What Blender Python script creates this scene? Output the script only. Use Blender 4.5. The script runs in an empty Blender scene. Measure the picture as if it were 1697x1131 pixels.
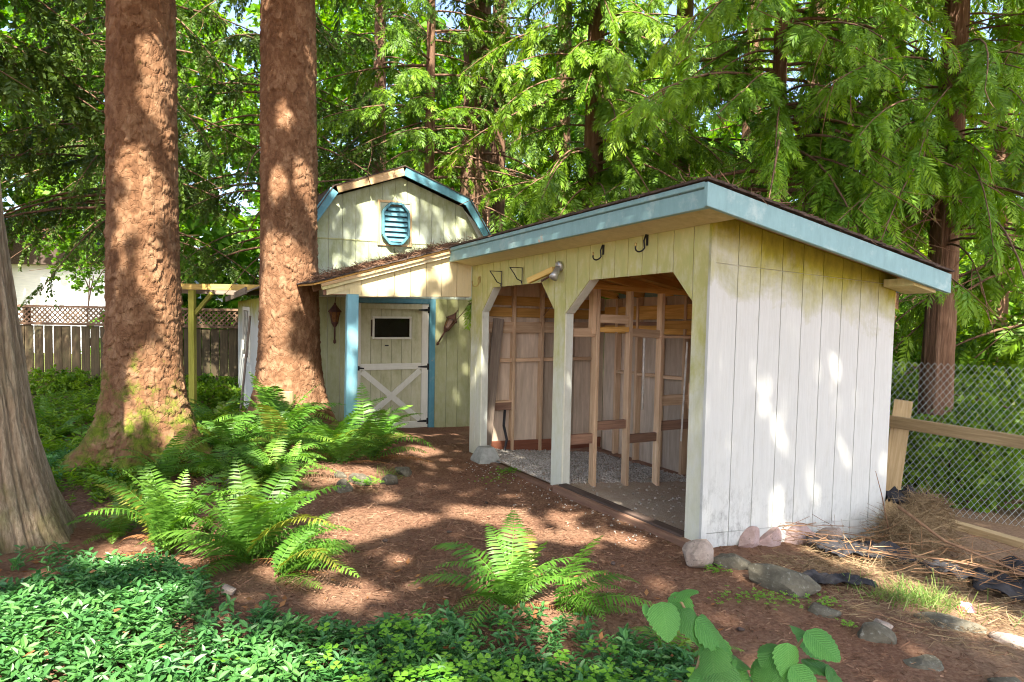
import bpy, bmesh, math, random
import numpy as np
from mathutils import Matrix, Vector

# ------------------------------------------------------------------ camera, sky, sun, exposure
scene = bpy.context.scene
COL = scene.collection
cam_d = bpy.data.cameras.new('camera'); cam = bpy.data.objects.new('camera', cam_d); COL.objects.link(cam)
cam_d.sensor_width = 36.0; cam_d.lens = 23.99; cam_d.clip_start = 0.05; cam_d.clip_end = 600
cam.location = (0, 0, 1.73)
cam.rotation_euler = (Matrix.Rotation(math.pi/2 - math.atan(.055), 3, 'X') @ Matrix.Rotation(.02, 3, 'Z')).to_euler()
scene.camera = cam

SUN_AZ, SUN_EL = math.radians(175), math.radians(50)      # compass azimuth from +Y, clockwise
SUND = Vector((math.sin(SUN_AZ)*math.cos(SUN_EL), math.cos(SUN_AZ)*math.cos(SUN_EL), math.sin(SUN_EL)))
world = bpy.data.worlds.new('World'); scene.world = world; world.use_nodes = True
wn = world.node_tree.nodes; wl = world.node_tree.links
sky = wn.new('ShaderNodeTexSky'); sky.sky_type = 'NISHITA'; sky.sun_disc = False
sky.sun_elevation = SUN_EL; sky.sun_rotation = SUN_AZ; sky.air_density = .75; sky.dust_density = 3.5; sky.ozone_density = .6
wn['Background'].inputs['Strength'].default_value = 0.12
wl.new(sky.outputs[0], wn['Background'].inputs['Color'])
sd = bpy.data.lights.new('sun', 'SUN'); sd.energy = 4.3; sd.angle = math.radians(.55); sd.color = (1.0, .93, .80)
sun = bpy.data.objects.new('sun', sd); COL.objects.link(sun)
sun.rotation_euler = SUND.to_track_quat('Z', 'Y').to_euler(); sun.location = (0, -10, 30)
vs = scene.view_settings
vs.view_transform = 'Standard'; vs.look = 'None'; vs.gamma = 1.0; vs.exposure = 2.5; vs.use_curve_mapping = False
scene.render.engine = 'CYCLES'
cy = scene.cycles
cy.use_denoising = True; cy.filter_width = 1.1; cy.max_bounces = 7; cy.diffuse_bounces = 4; cy.glossy_bounces = 2; cy.transmission_bounces = 4
cy.transparent_max_bounces = 6; cy.sample_clamp_indirect = 8.0; cy.caustics_reflective = False; cy.caustics_refractive = False

rng = np.random.default_rng(7); random.seed(7)

# ------------------------------------------------------------------ frame of the two sheds
PHI = math.radians(26.3); C1, S1 = math.cos(PHI), math.sin(PHI)
OX, OY = 1.367, 4.77
def FB(x, y, z):                 # barn frame: x along its front wall, y going back
    return (OX + C1*x - S1*y, OY + S1*x + C1*y, z)
def FS(x, y, z):                 # the open shed follows the falling ground
    return FB(x, y, z - .03*y)
def loc2(X, Y):
    dx, dy = X - OX, Y - OY
    return C1*dx + S1*dy, -S1*dx + C1*dy

# ------------------------------------------------------------------ noise
def _h(i, j, s):
    v = np.sin(i*127.1 + j*311.7 + s*74.7)*43758.5453
    return v - np.floor(v)
def vnoise(x, y, s=0):
    x = np.asarray(x, float); y = np.asarray(y, float)
    i = np.floor(x); j = np.floor(y); fx = x - i; fy = y - j
    fx = fx*fx*(3 - 2*fx); fy = fy*fy*(3 - 2*fy)
    return (_h(i, j, s)*(1-fx) + _h(i+1, j, s)*fx)*(1-fy) + (_h(i, j+1, s)*(1-fx) + _h(i+1, j+1, s)*fx)*fy
def fbm(x, y, s=0, o=4):
    a, t = .5, 0
    for k in range(o):
        t = t + a*(vnoise(x, y, s+k) - .5); x = x*2.03; y = y*2.03; a *= .5
    return t

def gz(X, Y):
    """ground height"""
    X = np.asarray(X, float); Y = np.asarray(Y, float)
    lx, ly = loc2(X, Y)
    z = -.042*np.clip(ly, 0, 8) - .095*np.clip(lx - .25, 0, 5.5)*np.clip(1 - (ly - 4)/4, 0, 1)
    def m(cx, cy, h, s, sy=None):
        return h*np.exp(-((X-cx)**2/(2*s*s) + (Y-cy)**2/(2*(sy or s)**2)))
    z = z + m(-2.9, 8.6, .47, .95) + m(-3.8, 6.4, .22, 1.0) + m(-1.9, 3.4, .13, 1.2, .8) + m(-1.75, 6.75, .12, .55)
    z = z + m(-3.3, 4.3, .1, .6)
    z = z - .03*np.clip(Y - 12, 0, 6)*.5
    return z
def gnoise(X, Y):
    return .035*fbm(X*1.3, Y*1.3, 3) + .014*fbm(X*6, Y*6, 9, 3)
def gh(X, Y):
    lx, ly = loc2(X, Y)
    return float(gz(X, Y) + gnoise(X, Y))

# ------------------------------------------------------------------ materials
MATS = {}
class NT:
    def __init__(s, name, rough=.8, spec=.25):
        m = bpy.data.materials.new(name); m.use_nodes = True; MATS[name] = m; s.m = m
        s.n = m.node_tree.nodes; s.l = m.node_tree.links; s.b = s.n['Principled BSDF']
        s.b.inputs['Roughness'].default_value = rough; s.b.inputs['Specular IOR Level'].default_value = spec
        s.tc = s.n.new('ShaderNodeTexCoord')
    def N(s, t, **k):
        n = s.n.new(t)
        for a, v in k.items():
            if a in n.inputs: s.set(n.inputs[a], v)
            else: setattr(n, a, v)
        return n
    def set(s, i, v):
        if hasattr(v, 'is_output'): s.l.new(v, i)
        else: i.default_value = v
    def attr(s, a): n = s.N('ShaderNodeAttribute', attribute_name=a); return n
    def vec(s, src='Object', scale=(1, 1, 1), attr=None):
        n = s.n.new('ShaderNodeMapping'); n.inputs['Scale'].default_value = scale
        if attr:
            a = s.attr(attr); oi = s.n.new('ShaderNodeObjectInfo')
            c = s.N('ShaderNodeVectorMath', operation='SCALE'); c.inputs[0].default_value = (17, 31, 7); s.l.new(oi.outputs['Random'], c.inputs['Scale'])
            ad = s.N('ShaderNodeVectorMath', operation='ADD'); s.l.new(a.outputs['Vector'], ad.inputs[0]); s.l.new(c.outputs[0], ad.inputs[1])
            s.l.new(ad.outputs[0], n.inputs['Vector'])
        else: s.l.new(s.tc.outputs[src], n.inputs['Vector'])
        return n.outputs[0]
    def noise(s, vec, scale=5, detail=5, rough=.6, dist=0):
        n = s.N('ShaderNodeTexNoise'); n.inputs['Scale'].default_value = scale; n.inputs['Detail'].default_value = detail
        n.inputs['Roughness'].default_value = rough; n.inputs['Distortion'].default_value = dist; s.l.new(vec, n.inputs['Vector']); return n.outputs['Fac']
    def ramp(s, fac, stops, interp='LINEAR'):
        n = s.n.new('ShaderNodeValToRGB'); e = n.color_ramp.elements; n.color_ramp.interpolation = interp
        while len(e) < len(stops): e.new(.5)
        for el, (p, c) in zip(e, stops):
            el.position = p; el.color = (*c, 1) if not isinstance(c, (int, float)) else (c, c, c, 1)
        s.l.new(fac, n.inputs[0]); return n.outputs[0]
    def mix(s, f, a, b, mode='MIX'):
        n = s.n.new('ShaderNodeMix'); n.data_type = 'RGBA'; n.blend_type = mode
        for i, v in ((0, f), (6, a), (7, b)):
            if hasattr(v, 'is_output'): s.l.new(v, n.inputs[i])
            elif isinstance(v, tuple): n.inputs[i].default_value = (*v, 1)
            else: n.inputs[i].default_value = v
        return n.outputs[2]
    def math(s, op, a, b=0.0, clamp=False):
        n = s.N('ShaderNodeMath', operation=op); n.use_clamp = clamp
        s.set(n.inputs[0], a); s.set(n.inputs[1], b); return n.outputs[0]
    def bump(s, h, strength=.5, dist=.01):
        n = s.N('ShaderNodeBump'); n.inputs['Strength'].default_value = strength; n.inputs['Distance'].default_value = dist
        s.l.new(h, n.inputs['Height']); s.l.new(n.outputs[0], s.b.inputs['Normal'])
    def col(s, c): s.set(s.b.inputs['Base Color'], c if hasattr(c, 'is_output') else (*c, 1))

def m_plain(name, c, rough=.7, spec=.3, metal=0, var=.25, sc=12):
    t = NT(name, rough, spec); t.b.inputs['Metallic'].default_value = metal
    f = t.noise(t.vec(), sc); d = tuple(v*(1-var) for v in c); e = tuple(min(1, v*(1+var)) for v in c)
    t.col(t.ramp(f, [(.3, d), (.7, e)])); t.bump(f, .25, .004); return t.m

def m_wood(name, dark, light, gs=1.0, rough=.8, bump=.5, tint=None):
    """grain runs along attribute loc.z"""
    t = NT(name, rough, .2)
    v = t.vec(attr='loc', scale=(26*gs, 26*gs, 1.4)); f = t.noise(v, 1.6, 6, .65, .6)
    k = t.noise(t.vec(attr='loc', scale=(9, 9, 2.5)), 1.0, 3)
    c = t.ramp(f, [(.28, dark), (.55, tuple((a+b)/2 for a, b in zip(dark, light))), (.75, light)])
    c = t.mix(t.math('MULTIPLY', t.ramp(k, [(.45, 0), (.75, 1)]), .45), c, tint or tuple(d*.8 for d in dark))
    oi = t.n.new('ShaderNodeObjectInfo'); h = t.N('ShaderNodeHueSaturation'); t.l.new(c, h.inputs['Color'])
    t.l.new(t.math('MULTIPLY_ADD', oi.outputs['Random'], .45), h.inputs['Value']); h.inputs['Value'].links[0].from_node.inputs[2].default_value = .78
    t.col(h.outputs[0]); t.bump(f, bump, .004); return t.m

def m_siding(name, base, algae, top_amt, top_len, all_amt, mildew=.5, low_white=0.0, algae2=None):
    """painted plywood siding; loc = (across, thickness, distance from the top in metres)"""
    t = NT(name, .75, .25)
    g = t.noise(t.vec(attr='loc', scale=(60, 60, 3)), 1, 5, .7)
    p = t.noise(t.vec(), 3.2, 5, .65, .4); q = t.noise(t.vec(scale=(1, 1, .45)), 11, 6, .7); w = t.noise(t.vec(scale=(1.0, 1.0, .18)), 26, 4, .7)
    c = t.mix(t.ramp(g, [(.35, .5), (.7, 0)]), base, tuple(b*.8 for b in base))
    c = t.mix(t.math('MULTIPLY', t.ramp(w, [(.55, 0), (.75, 1)]), .3), c, (.42, .40, .33))
    sx = t.N('ShaderNodeSeparateXYZ'); t.l.new(t.attr('loc').outputs['Vector'], sx.inputs[0])
    d = t.math('ADD', sx.outputs['Z'], t.math('MULTIPLY', t.math('SUBTRACT', p, .5), top_len*1.5))
    d = t.math('ADD', d, t.math('MULTIPLY', t.math('SUBTRACT', w, .5), top_len*.4))
    band = t.math('SUBTRACT', 1.0, t.math('DIVIDE', d, top_len), True)
    band = t.math('MULTIPLY', t.math('POWER', band, .75), top_amt)
    al = t.math('ADD', band, t.math('MULTIPLY', t.ramp(q, [(.3, 0), (.72, 1)]), all_amt), True)
    c = t.mix(al, c, t.mix(t.ramp(q, [(.35, 0), (.65, 1)]), algae, algae2 or tuple(a*.62 for a in algae)))
    low = t.math('MULTIPLY', t.math('SUBTRACT', sx.outputs['Z'], 1.35), 1.1, True)
    mg = t.math('MULTIPLY', t.ramp(t.noise(t.vec(scale=(1, 1, .5)), 21, 8, .8), [(.47, 0), (.66, .75)]), t.math('MULTIPLY', low, t.math('MULTIPLY', t.ramp(p, [(.42, 0), (.62, 1)]), mildew)))
    c = t.mix(mg, c, (.10, .095, .08))
    if low_white: c = t.mix(t.math('MULTIPLY', low, low_white), c, base)
    t.col(c); t.bump(t.math('ADD', g, t.math('MULTIPLY', q, .5)), .5, .003); return t.m

def m_leaf(name, cols, trans=.35, rough=.5, spec=.3, vary=False):
    """foliage; attribute tint picks a colour between leaves"""
    t = NT(name, rough, spec)
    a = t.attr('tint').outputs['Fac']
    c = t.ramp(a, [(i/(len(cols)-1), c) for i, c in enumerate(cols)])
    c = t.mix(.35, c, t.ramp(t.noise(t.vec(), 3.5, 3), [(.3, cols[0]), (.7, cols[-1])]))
    if vary:
        oi = t.n.new('ShaderNodeObjectInfo'); hv = t.N('ShaderNodeHueSaturation'); t.l.new(c, hv.inputs['Color']); t.l.new(t.math('ADD', t.math('MULTIPLY', oi.outputs['Random'], .6), .68), hv.inputs['Value']); c = t.mix(t.ramp(oi.outputs['Random'], [(.90, 0), (.97, .75)]), hv.outputs[0], (.28, .24, .04))
    t.col(c)
    tr = t.N('ShaderNodeBsdfTranslucent'); h = t.N('ShaderNodeHueSaturation'); h.inputs['Saturation'].default_value = 1.12; h.inputs['Value'].default_value = 1.5; h.inputs['Hue'].default_value = .488
    t.l.new(c, h.inputs['Color']); t.l.new(h.outputs[0], tr.inputs['Color'])
    ms = t.N('ShaderNodeMixShader'); ms.inputs[0].default_value = trans
    t.l.new(t.b.outputs[0], ms.inputs[1]); t.l.new(tr.outputs[0], ms.inputs[2]); t.l.new(ms.outputs[0], t.n['Material Output'].inputs['Surface'])
    return t.m

def m_bark(name, cols, moss=0.0, moss_h=1.0, z0=0.0, zs=.35):
    t = NT(name, .9, .1)
    a = t.attr('tint').outputs['Fac']; n = t.noise(t.vec(scale=(1, 1, zs)), 22, 6, .7); p = t.noise(t.vec(scale=(1, 1, .6)), 3.0, 5)
    c = t.ramp(t.math('ADD', t.math('MULTIPLY', a, .55), t.math('MULTIPLY', n, .5)), [(.15, cols[0]), (.5, cols[1]), (.85, cols[2])])
    c = t.mix(t.math('MULTIPLY', t.ramp(p, [(.45, 0), (.7, 1)]), .4), c, cols[3] if len(cols) > 3 else cols[0])
    if moss:
        sx = t.N('ShaderNodeSeparateXYZ'); t.l.new(t.tc.outputs['Object'], sx.inputs[0])
        d = t.math('SUBTRACT', 1.0, t.math('DIVIDE', t.math('SUBTRACT', sx.outputs['Z'], z0), moss_h), True)
        mm = t.math('ADD', t.math('MULTIPLY', d, .55), t.math('MULTIPLY', t.math('SUBTRACT', t.noise(t.vec(), 5.5, 7, .75), .56), 1.7))
        c = t.mix(t.math('MULTIPLY', t.ramp(mm, [(.12, 0), (.38, 1)]), moss), c, t.ramp(n, [(.3, (.035, .06, .008)), (.7, (.16, .19, .02))]))
    vo = t.N('ShaderNodeTexVoronoi'); vo.feature = 'DISTANCE_TO_EDGE'; vo.inputs['Scale'].default_value = 11 if zs > .5 else 30
    wv = t.N('ShaderNodeVectorMath', operation='ADD'); nz = t.N('ShaderNodeTexNoise'); nz.inputs['Scale'].default_value = 7; t.l.new(t.tc.outputs['Object'], nz.inputs['Vector']); sc_ = t.N('ShaderNodeVectorMath', operation='SCALE'); sc_.inputs['Scale'].default_value = .16; t.l.new(nz.outputs['Color'], sc_.inputs[0]); t.l.new(t.vec(scale=(1, 1, zs)), wv.inputs[0]); t.l.new(sc_.outputs[0], wv.inputs[1]); t.l.new(wv.outputs[0], vo.inputs['Vector'])
    if zs < .3:
        n4 = t.noise(t.vec(scale=(1, 1, .07)), 75, 5, .7); c = t.mix(t.math('MULTIPLY', t.ramp(n4, [(.4, 1), (.6, 0)]), .5), c, cols[0]); n = t.math('ADD', n, t.math('MULTIPLY', n4, 1.4))
    t.col(c); t.bump(t.math('ADD', n, t.math('MULTIPLY', t.ramp(vo.outputs['Distance'], [(0, 0), (.06, 1)]), .45 if zs > .5 else 0.0)), .8, .012); return t.m

W = m_wood
M_STUD = W('stud_wood', (.50, .32, .19), (.80, .60, .41)); M_GOLD = W('honey_board', (.44, .23, .055), (.74, .44, .14)); M_RAW = W('raw_trim_wood', (.42, .27, .13), (.70, .50, .30))
M_OLD = W('weathered_wood', (.17, .13, .10), (.38, .31, .25)); M_DARKW = W('dark_timber', (.045, .035, .03), (.16, .11, .09)); M_FENCE = W('fence_board_wood', (.045, .032, .018), (.12, .088, .048), tint=(.04, .05, .018))
M_SILL = W('sill_timber', (.16, .085, .06), (.34, .21, .14)); M_RAIL = W('rail_wood', (.24, .17, .085), (.46, .35, .20)); M_MOSSY = W('mossy_post_wood', (.20, .20, .03), (.42, .38, .08)); M_SHEATH = W('sheathing_board', (.44, .345, .26), (.66, .545, .43), .5, tint=(.28, .215, .16))
M_REDW = W('red_brown_board', (.17, .06, .035), (.30, .12, .07)); M_LATT = W('lattice_wood', (.10, .06, .036), (.24, .155, .10))
M_WALL_R = m_siding('white_siding', (.56, .57, .545), (.34, .32, .035), 1.1, .44, .06, .9)
M_WALL_F = m_siding('green_stained_siding', (.62, .64, .57), (.50, .465, .18), .9, 1.2, .6, .35, .5, (.41, .41, .15))
M_SOFF = m_siding('cream_siding', (.68, .60, .40), (.52, .46, .14), .5, .5, .35, .0)
M_PORCH = m_siding('cream_porch_siding', (.70, .58, .36), (.56, .50, .20), .3, .4, .18, .0)
M_BARN = m_siding('barn_siding', (.50, .57, .55), (.33, .34, .12), .5, .9, .55, .1, 0, (.26, .29, .13))
M_BARNLOW = m_siding('barn_lower_siding', (.46, .47, .30), (.32, .32, .08), .3, .9, .6, .2, 0, (.25, .27, .08))
M_GROOVE = m_plain('groove_paint', (.74, .75, .64), .8, .2, 0, .1)
def m_blue(name, c, wear):
    t = NT(name, .6, .35); n = t.noise(t.vec(scale=(1, 1, .3)), 14, 6, .7); q = t.noise(t.vec(), 5, 6, .7)
    k = t.ramp(n, [(.3, tuple(v*.78 for v in c)), (.7, c)])
    k = t.mix(t.math('MULTIPLY', t.ramp(q, [(.52, 0), (.7, 1)]), wear), k, (.48, .60, .58)); k = t.mix(t.math('MULTIPLY', t.ramp(n, [(.62, 0), (.76, 1)]), .45), k, (.10, .20, .21))
    k = t.mix(t.ramp(t.noise(t.vec(scale=(1, 1, .7)), 3.1, 7, .7), [(.685, 0), (.70, 1)]), k, (.40, .30, .23)); t.col(k); t.bump(n, .3, .003); return t.m
M_BLUE = m_blue('blue_trim_paint', (.25, .43, .45), .6); M_TEAL = m_blue('teal_trim_paint', (.10, .28, .35), .2); M_POST = m_blue('blue_post_paint', (.17, .37, .45), .3)
M_WHITE = m_siding('white_door_trim', (.76, .74, .66), (.50, .48, .22), .0, 1, .16, .1)
M_DOOR = m_siding('door_panel_paint', (.60, .58, .42), (.40, .39, .14), .25, .6, .5, .2)
M_ROOF = m_plain('roof_shingle', (.075, .055, .045), .95, .1, 0, .5, 30)
M_SANDC = None
M_BLACK = m_plain('black_iron', (.02, .02, .02), .5, .4, .3, .3); M_GREYMET = m_plain('grey_metal', (.45, .45, .43), .4, .5, .6, .15); M_RUST = m_plain('rusty_iron', (.10, .045, .03), .75, .3, .2, .4)
M_YELW = W('yellowed_wood', (.50, .32, .08), (.75, .55, .20)); M_CONC = m_plain('concrete', (.30, .31, .29), .9, .2, 0, .2, 18); M_BRASS = m_plain('brass', (.45, .33, .12), .45, .5, .6, .3)
M_HOSE = m_plain('black_hose_rubber', (.02, .02, .025), .5, .4); M_ROPE = m_plain('white_rope', (.65, .62, .55), .9, .1)
t_ = NT('window_glass', .08, .6); t_.col((.012, .010, .008)); M_GLASS = t_.m
t_ = NT('amber_glass', .25, .5); t_.col(t_.ramp(t_.noise(t_.vec(), 30), [(.3, (.12, .05, .02)), (.7, (.32, .15, .05))])); M_AMBER = t_.m
t_ = NT('galvanised_wire', .45, .5); t_.b.inputs['Metallic'].default_value = .5; t_.col((.33, .37, .37)); M_WIRE = t_.m
def m_rock(name, a, b, c):
    t = NT(name, .9, .2); n = t.noise(t.vec(), 9, 7, .7); q = t.noise(t.vec(), 38, 5, .7)
    k = t.ramp(n, [(.3, a), (.6, b)]); k = t.mix(t.ramp(q, [(.58, 0), (.66, 1)]), k, c); t.col(k); t.bump(t.math('ADD', n, q), .6, .012); return t.m
M_ROCK = m_rock('grey_green_stone', (.05, .044, .032), (.135, .122, .09), (.22, .215, .18)); M_PINK = m_rock('pinkish_stone', (.30, .20, .17), (.46, .34, .31), (.24, .17, .13)); M_TAN = m_rock('tan_stone', (.20, .155, .125), (.38, .31, .26), (.15, .12, .09))
M_FABRIC = m_plain('black_weed_fabric', (.022, .021, .024), .75, .3, 0, .4, 40)
L = m_leaf
M_CEDAR = L('cedar_foliage', [(.02, .065, .007), (.09, .20, .011), (.26, .42, .018)], .38)
M_HEML = L('hemlock_foliage', [(.026, .085, .009), (.105, .245, .013), (.29, .47, .025)], .4)
M_SPRUCE = L('spruce_foliage', [(.02, .048, .008), (.055, .115, .014), (.14, .22, .025)], .3)
M_MAPLE = L('maple_leaf', [(.025, .085, .008), (.07, .20, .014), (.20, .36, .03)], .42)
M_SHRUB = L('shrub_leaf', [(.03, .09, .010), (.09, .21, .018), (.27, .40, .04)], .45)
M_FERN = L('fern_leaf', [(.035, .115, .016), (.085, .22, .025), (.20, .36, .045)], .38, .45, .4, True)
M_DEADF = L('dead_fern_leaf', [(.13, .05, .02), (.26, .11, .045), (.36, .19, .08)], .2, .8, .1)
M_VINCA = L('periwinkle_leaf', [(.026, .10, .03), (.05, .165, .042), (.12, .28, .06)], .28, .42, .42)
M_CLOVER = L('clover_leaf', [(.08, .24, .02), (.14, .34, .03), (.24, .44, .05)], .4, .55, .3)
M_GRASS = L('grass_blade', [(.05, .13, .02), (.11, .23, .035), (.28, .33, .10)], .35, .5, .3)
M_STRAW = L('straw', [(.11, .072, .04), (.23, .16, .09), (.40, .30, .175)], .1, .85, .1)
M_DUFF = L('needle_litter', [(.06, .029, .018), (.185, .098, .060), (.35, .222, .145)], .05, .95, .05)
M_TWIG = L('dead_twig', [(.12, .06, .03), (.25, .135, .07), (.36, .22, .12)], .0, .9, .1)
M_GRAVEL = L('gravel', [(.22, .20, .175), (.42, .39, .35), (.64, .61, .56)], .0, .9, .2)
M_HAZEL = None
M_BRANCH = m_plain('branch_bark', (.15, .09, .06), .95, .1, 0, .4, 20)

# ------------------------------------------------------------------ mesh helpers
def setp(o, label=None, cat=None, group=None, kind=None):
    if label: o['label'] = label
    if cat: o['category'] = cat
    if group: o['group'] = group
    if kind: o['kind'] = kind
    return o
def root(name, loc, label, cat, group=None):
    o = bpy.data.objects.new(name, None); COL.objects.link(o); o.location = loc; o.empty_display_size = .1
    return setp(o, label, cat, group)
def link(name, me, mat, parent=None, grand=None):
    """a mesh given in world coordinates, hung under its parent"""
    o = bpy.data.objects.new(name, me); COL.objects.link(o)
    if mat and not me.materials: me.materials.append(mat)
    if parent:
        o.parent = parent
        if not parent.parent: o.matrix_parent_inverse = Matrix.Translation(-parent.location)
    return o
class MB:
    def __init__(s): s.v = []; s.f = []; s.lo = []
    def add(s, vs, fs, lo=None):
        b = len(s.v); s.v += [tuple(v) for v in vs]; s.f += [tuple(i + b for i in f) for f in fs]
        s.lo += [tuple(l) for l in (lo if lo is not None else vs)]
        return s
    def hexa(s, p, lo=None):       # 8 corners: bottom 4 (ccw), top 4
        return s.add(p, [(3, 2, 1, 0), (4, 5, 6, 7), (0, 1, 5, 4), (1, 2, 6, 5), (2, 3, 7, 6), (3, 0, 4, 7)], lo)
    def beam(s, a, b, w, t, side=(0, 0, 1)):
        """oriented box from a to b; w measured along side, t across"""
        a = Vector(a); b = Vector(b); d = (b - a); Ln = d.length; d.normalize()
        sd_ = Vector(side); sd_ = (sd_ - d*sd_.dot(d)).normalized(); n = d.cross(sd_)
        P = []; lo = []
        for k, c in ((0, a), (Ln, b)):
            for (i, j) in ((-1, -1), (1, -1), (1, 1), (-1, 1)):
                P.append(c + sd_*(w/2*i) + n*(t/2*j)); lo.append((w/2*i, t/2*j, k))
        return s.hexa(P, lo)
    def box(s, fr, x0, x1, y0, y1, z0, z1):
        P = [fr(x, y, z) for z in (z0, z1) for (x, y) in ((x0, y0), (x1, y0), (x1, y1), (x0, y1))]
        d = (x1-x0, y1-y0, z1-z0); k = d.index(max(d)); o = [i for i in range(3) if i != k]
        lo = []
        for z in (0, d[2]):
            for (x, y) in ((0, 0), (d[0], 0), (d[0], d[1]), (0, d[1])):
                c = (x, y, z); lo.append((c[o[0]], c[o[1]], c[k]))
        return s.hexa(P, lo)
    def prism(s, poly, fr, w0, w1, lo=None):
        """polygon in (u, v), extruded from w0 to w1"""
        n = len(poly); P = [fr(u, v, w0) for u, v in poly] + [fr(u, v, w1) for u, v in poly]
        F = [tuple(range(n))[::-1], tuple(range(n, 2*n))] + [(i, (i+1) % n, n + (i+1) % n, n + i) for i in range(n)]
        l = lo or [(u, 0, v) for u, v in poly]
        return s.add(P, F, list(l) + list(l))
    def tube(s, pts, radii, n=6, cap=True):
        pts = [Vector(p) for p in pts]
        if not hasattr(radii, '__len__'): radii = [radii]*len(pts)
        P = []; lo = []; u = None; L_ = 0
        for i, p in enumerate(pts):
            d = (pts[min(i+1, len(pts)-1)] - pts[max(i-1, 0)]).normalized()
            if u is None: u = d.orthogonal().normalized()
            else: u = (u - d*u.dot(d)).normalized()
            w = d.cross(u)
            if i: L_ += (p - pts[i-1]).length
            for k in range(n):
                a = 2*math.pi*k/n; P.append(p + (u*math.cos(a) + w*math.sin(a))*radii[i]); lo.append((radii[i]*math.cos(a), radii[i]*math.sin(a), L_))
        F = [(i*n+k, i*n+(k+1) % n, (i+1)*n+(k+1) % n, (i+1)*n+k) for i in range(len(pts)-1) for k in range(n)]
        if cap: F += [tuple(range(n))[::-1], tuple(range((len(pts)-1)*n, len(pts)*n))]
        return s.add(P, F, lo)
    def lathe(s, fr, prof, n=10):
        P = [fr(r*math.cos(2*math.pi*k/n), r*math.sin(2*math.pi*k/n), z) for r, z in prof for k in range(n)]
        F = [(i*n+k, i*n+(k+1) % n, (i+1)*n+(k+1) % n, (i+1)*n+k) for i in range(len(prof)-1) for k in range(n)]
        F += [tuple(range(n))[::-1], tuple(range((len(prof)-1)*n, len(prof)*n))]
        return s.add(P, F)
    def mesh(s, name):
        me = bpy.data.meshes.new(name); me.from_pydata(s.v, [], s.f); me.validate()
        a = me.attributes.new('loc', 'FLOAT_VECTOR', 'POINT'); a.data.foreach_set('vector', np.array(s.lo, 'f').ravel()); return me
    def build(s, name, mat, parent=None, smooth=False, bevel=0):
        me = s.mesh(name)
        bm = bmesh.new(); bm.from_mesh(me); bmesh.ops.recalc_face_normals(bm, faces=bm.faces)
        if bevel:
            bmesh.ops.bevel(bm, geom=bm.edges[:], offset=bevel, segments=1, affect='EDGES', clamp_overlap=True)
        bm.to_mesh(me); bm.free()
        if smooth: me.polygons.foreach_set('use_smooth', [True]*len(me.polygons))
        return link(name, me, mat, parent)
def beam(name, a, b, w, t, mat, parent=None, side=(0, 0, 1), bevel=.003):
    return MB().beam(a, b, w, t, side).build(name, mat, parent, bevel=bevel)
def box(name, fr, x0, x1, y0, y1, z0, z1, mat, parent=None, bevel=.003):
    return MB().box(fr, x0, x1, y0, y1, z0, z1).build(name, mat, parent, bevel=bevel)

def npmesh(name, V, F, tint=None, smooth=False):
    """V (n,3), F (m,k) all of one size"""
    V = np.ascontiguousarray(V, 'f'); F = np.ascontiguousarray(F, 'i'); m, k = F.shape
    me = bpy.data.meshes.new(name)
    me.vertices.add(len(V)); me.vertices.foreach_set('co', V.ravel())
    me.loops.add(m*k); me.loops.foreach_set('vertex_index', F.ravel())
    me.polygons.add(m); me.polygons.foreach_set('loop_start', np.arange(0, m*k, k, dtype='i'))
    me.update(calc_edges=True)
    if smooth: me.polygons.foreach_set('use_smooth', np.ones(m, bool))
    if tint is not None:
        a = me.attributes.new('tint', 'FLOAT', 'POINT'); a.data.foreach_set('value', np.ascontiguousarray(tint, 'f'))
    return me

# ------------------------------------------------------------------ ground
def axis(lo, hi, step, far):
    c = list(np.arange(lo, hi, step)); s = step; a = lo; left = []
    while a > -far: s *= 1.35; a -= s; left.append(a)
    s = step; b = c[-1]; right = []
    while b < far: s *= 1.35; b += s; right.append(b)
    return np.array(left[::-1] + c + right)
def make_ground():
    xs = axis(-6.0, 6.0, .06, 220); ys = axis(1.5, 11.5, .06, 220)
    X, Y = np.meshgrid(xs, ys)
    near = np.clip(1 - (np.hypot(X, Y-6)-14)/10, 0, 1)
    Z = gz(X, Y) + gnoise(X, Y)*near
    V = np.stack([X, Y, Z], -1).reshape(-1, 3); nx, ny = len(xs), len(ys)
    i = np.arange(nx-1)[None, :] + np.arange(ny-1)[:, None]*nx; i = i.ravel()
    F = np.stack([i, i+1, i+1+nx, i+nx], 1)
    return npmesh('ground', V, F, smooth=True)
t_ = NT('forest_floor', .95, .08)
n1 = t_.noise(t_.vec(), 1.6, 6, .6); n2 = t_.noise(t_.vec(), 38, 6, .75); n3 = t_.noise(t_.vec(), 9, 5, .7)
c_ = t_.ramp(n2, [(.25, (.07, .034, .021)), (.5, (.19, .10, .062)), (.75, (.335, .212, .138))])
c_ = t_.mix(t_.math('MULTIPLY', t_.ramp(n3, [(.45, 0), (.68, 1)]), .5), c_, (.145, .078, .054))
c_ = t_.mix(t_.math('MULTIPLY', t_.ramp(n1, [(.48, 0), (.68, 1)]), .35), c_, (.27, .18, .115))
sx_ = t_.N('ShaderNodeSeparateXYZ'); t_.l.new(t_.tc.outputs['Object'], sx_.inputs[0])
rt = t_.math('MULTIPLY', t_.math('SUBTRACT', t_.math('ADD', sx_.outputs['X'], t_.math('MULTIPLY', n1, 1.6)), 2.6), .8, True)
c_ = t_.mix(t_.math('MULTIPLY', rt, .55), c_, t_.ramp(n2, [(.3, (.14, .09, .06)), (.7, (.42, .31, .20))]))
fy = t_.math('MULTIPLY', t_.math('SUBTRACT', sx_.outputs['Y'], 11.5), .3, True)
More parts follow.
